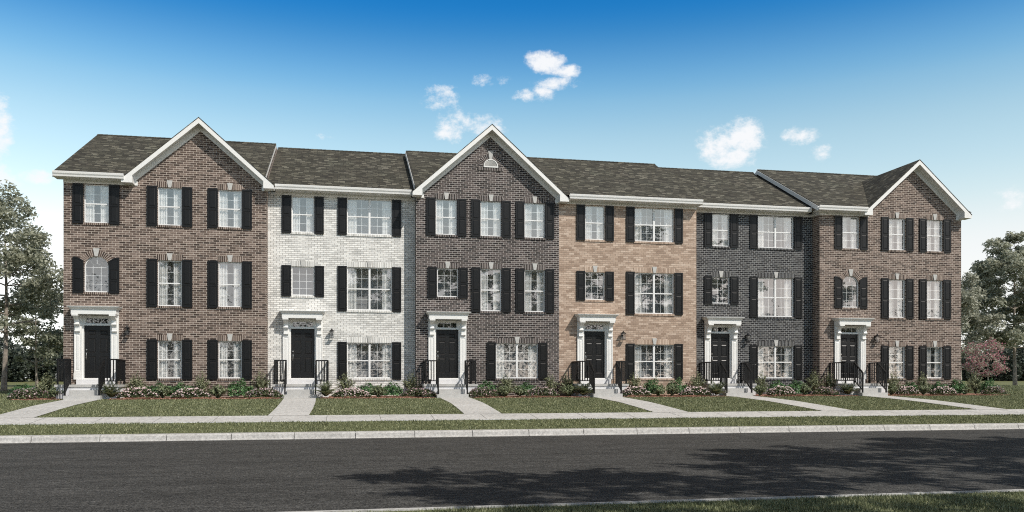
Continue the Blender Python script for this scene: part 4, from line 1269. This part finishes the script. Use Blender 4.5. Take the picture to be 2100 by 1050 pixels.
KINDS = {}
def protos():
    KINDS['round'] = [('boxwood_shrub', [('foliage', *plant_round(s, rz=.40 + .04 * i), LEAF_G)]) for i, s in enumerate((1, 2, 3))]
    KINDS['tall'] = [('feathery_shrub', [('foliage', *plant_feather(s, H=1.02 + .06 * i), LEAF_T)]) for i, s in enumerate((4, 5, 6))]
    KINDS['fern'] = [('fern', [('foliage', *plant_fern(s), LEAF_F)]) for s in (7, 8, 9)]
    KINDS['mix'] = [('low_shrub', [('foliage', *plant_feather(s, H=.52, n=90, spread=.40, leaf=.042), LEAF_F)]) for s in (17, 18, 19)]
    fl = []
    for s in (10, 11, 12):
        a, b = plant_flowers(s); fl.append(('flower_clump', [('foliage', *a, LEAF_P), ('blossom', *b, PINK)]))
    KINDS['flower'] = fl
protos()
MESH = {}
for kd, vs in KINDS.items():
    for i, (nm, parts) in enumerate(vs):
        L = []
        for pn, V, F, m in parts:
            o = np_mesh(pn, V, F, m); L.append((pn, o.data)); bpy.data.objects.remove(o)
        MESH[kd, i] = (nm, L)

BEDNAMES = ['in the bed left of the left end house steps', 'in the bed below the left end townhouse', 'in the bed below the white brick townhouse', 'in the bed below the charcoal brick townhouse',
            'in the bed below the tan brick townhouse', 'in the bed below the slate grey townhouse', 'in the bed below the right end townhouse']
DESC = {'round': ('rounded bright green shrub', 'shrub'), 'tall': ('tall wispy shrub', 'shrub'), 'fern': ('arching fern', 'fern'), 'mix': ('low olive green shrub', 'shrub'), 'flower': ('pale pink flower clump', 'flowers')}
GROUPS = {'round': 'rounded green shrubs in the beds', 'tall': 'tall wispy shrubs in the beds', 'fern': 'ferns beside the steps', 'mix': 'low olive shrubs in the beds', 'flower': 'pink flower clumps in the beds'}
ORD = ['leftmost', 'second', 'third', 'fourth', 'fifth']
ROWY = {'flower': 33.28, 'fern': 33.35, 'mix': 33.55, 'round': 33.95, 'tall': 34.30}
# (kind, centre x, width, top height above the bed)
BEDS = [
    [('flower', 60, 76), ('round', 50, 50), ('tall', 98, 44), ('mix', 116, 38)],
    [('fern', 228, 42), ('tall', 280, 44), ('flower', 283, 78), ('round', 325, 42), ('mix', 334, 36), ('round', 372, 46), ('flower', 392, 74), ('tall', 413, 34), ('mix', 447, 44), ('round', 491, 48), ('tall', 534, 40), ('flower', 541, 74)],
    [('fern', 668, 36), ('tall', 708, 42), ('flower', 720, 74), ('round', 755, 44), ('mix', 776, 34), ('round', 804, 44), ('tall', 844, 38), ('flower', 860, 74)],
    [('flower', 990, 62), ('round', 997, 42), ('tall', 1039, 42), ('mix', 1033, 36), ('round', 1079, 38), ('mix', 1066, 34), ('flower', 1113, 66), ('tall', 1128, 34), ('tall', 1163, 40), ('mix', 1166, 40), ('fern', 1196, 36)],
    [('flower', 1303, 64), ('tall', 1301, 36), ('round', 1338, 46), ('mix', 1350, 34), ('round', 1388, 40), ('mix', 1378, 30), ('flower', 1426, 66), ('tall', 1429, 36), ('fern', 1470, 38)],
    [('mix', 1558, 30), ('tall', 1562, 34), ('round', 1594, 38), ('flower', 1603, 58), ('round', 1632, 42), ('mix', 1650, 28), ('tall', 1670, 34), ('flower', 1692, 60), ('tall', 1700, 30), ('fern', 1738, 34)],
    [('mix', 1828, 32), ('tall', 1832, 34), ('round', 1864, 36), ('flower', 1861, 48), ('tall', 1892, 28), ('mix', 1894, 28), ('round', 1925, 32), ('flower', 1934, 56), ('round', 1962, 42), ('mix', 1978, 30), ('tall', 2000, 34), ('round', 2028, 36), ('flower', 2038, 54)],
]
TH = R(11.2775)
def world_x(px, Y):
    """bearing of a point of the bed, turned into its place along the wall"""
    u = (px - 1050) / 1694.99; w = Y / (math.cos(TH) - u * math.sin(TH)); return w * (u * math.cos(TH) + math.sin(TH)), w
BASEW = {'round': .92, 'tall': .84, 'fern': .95, 'mix': .80, 'flower': 1.36}
rr = random.Random(4)
for bi, bed in enumerate(BEDS):
    count = {}
    for kd, *_ in bed: count[kd] = count.get(kd, 0) + 1
    seen = {}
    for kd, px, wpx in sorted(bed, key=lambda b: b[1]):
        Y = ROWY[kd] + rr.uniform(-.05, .05)
        x, w = world_x(px, Y); sx = wpx * w / 1695 / BASEW[kd]
        nm, parts = MESH[kd, rr.randrange(3)]
        s = sx if kd != 'flower' else 1
        root = empty(nm, (round(x, 2), Y, gz(Y) + .03), rr.uniform(0, 6) if kd != 'flower' else rr.choice((0, math.pi)))
        hz = {'round': 1.05, 'tall': 1.0, 'fern': 1.0, 'mix': 1.0, 'flower': 1.05}[kd] * rr.uniform(.93, 1.08)
        root.scale = (s, s, hz) if kd != 'flower' else (sx, 1, hz)
        root.scale = tuple(v * {'round': 1.12, 'tall': 1.06, 'fern': 1.22, 'mix': 1.08, 'flower': 1.03}[kd] for v in root.scale)
        for pn, me in parts: link(bpy.data.objects.new(pn, me), root)
        n = count[kd]; i = seen.get(kd, 0); seen[kd] = i + 1
        d, cat = DESC[kd]
        if n == 1: lab = 'the only %s %s' % (d, BEDNAMES[bi])
        else: lab = '%s %s %s' % ('leftmost' if i == 0 else ('rightmost' if i == n - 1 else ORD[i]), d, BEDNAMES[bi])
        tag(root, lab, cat, GROUPS[kd])


# grass blades, one mesh per lawn
def inside_walk(x, y):
    m = np.zeros(len(x), bool)
    for ys, Lx, Rx in WALK_POLY:
        m |= (y < ys[-1] + .02) & (x > np.interp(y, ys, Lx) - .012) & (x < np.interp(y, ys, Rx) + .012)
    return m


def blades(name, label, x0, x1, y0, y1, dens, h, w, seed, keep=None, z=None):
    rng = np.random.default_rng(seed); n = int((x1 - x0) * (y1 - y0) * dens)
    x = rng.uniform(x0, x1, n); y = rng.uniform(y0, y1, n)
    # patchy growth
    pn = np.sin(x * 2.1 + 3 * np.sin(y * 1.3)) * np.cos(y * 2.7 + x * .6) + np.sin(x * 7.3) * np.cos(y * 6.1 + 1) * .6
    ok = rng.uniform(-2.4, 1.0, n) < pn
    if keep is not None: ok &= keep(x, y)
    x, y, pn = x[ok], y[ok], pn[ok]; n = len(x)
    zz = np.interp(y, ZK_Y, ZK_Z) if z is None else np.full(n, z)
    a = rng.uniform(0, 2 * math.pi, n); hh = h * rng.uniform(.5, 1.25, n) * (1 + .15 * pn); ww = w * rng.uniform(.6, 1.3, n)
    la = rng.uniform(0, 2 * math.pi, n); ll = hh * rng.uniform(.1, .9, n)
    c = np.stack([x, y, zz], 1); d = np.stack([np.cos(a) * ww / 2, np.sin(a) * ww / 2, np.zeros(n)], 1)
    tip = c + np.stack([np.cos(la) * ll, np.sin(la) * ll, hh], 1)
    V = np.stack([c - d, c + d, tip], 1).reshape(-1, 3)
    o = np_mesh(name, V, np.arange(len(V)).reshape(-1, 3), GRASS); tag(o, label, kind='stuff'); return o


BF = lambda x: 32.80 + .06 * np.sin(x * 1.7) + .04 * np.sin(x * 4.1)
def keep_lawn(x, y):
    m = ~inside_walk(x, y)
    for (a, b) in BEDX: m &= ~((x > a - .02) & (x < b + .02) & (y > BF(x)))
    for a, b in WALKC: m &= ~((np.abs(x - a) < 1.2) & (y > 33.0))
    m &= (y < 33.3) | (x < -10.8) | (x > 29.0)
    return m
blades('grass', 'mown grass on the front lawns between the walks', -24, 42, 26.12, 33.2, 900, .042, .024, 1, keep_lawn)
blades('grass', 'mown grass on the verge between kerb and pavement', -18, 36, 22.96, 24.74, 1200, .045, .020, 2)
blades('grass', 'mown grass on the near side of the road', -1, 14, 7.2, 9.12, 4600, .042, .010, 3, lambda x, y: x > .3 * (y - 7) - 1, .15)
blades('grass', 'rougher grass beside the left end house', -32, -10.9, 33.2, 47, 200, .075, .03, 4, lambda x, y: ~((x > -12.1) & (y < 35.5)))
blades('grass', 'rougher grass beside the right end house', 29.0, 62, 33.2, 56, 150, .08, .035, 5, lambda x, y: ~((x < 30.1) & (y < 35.5)))
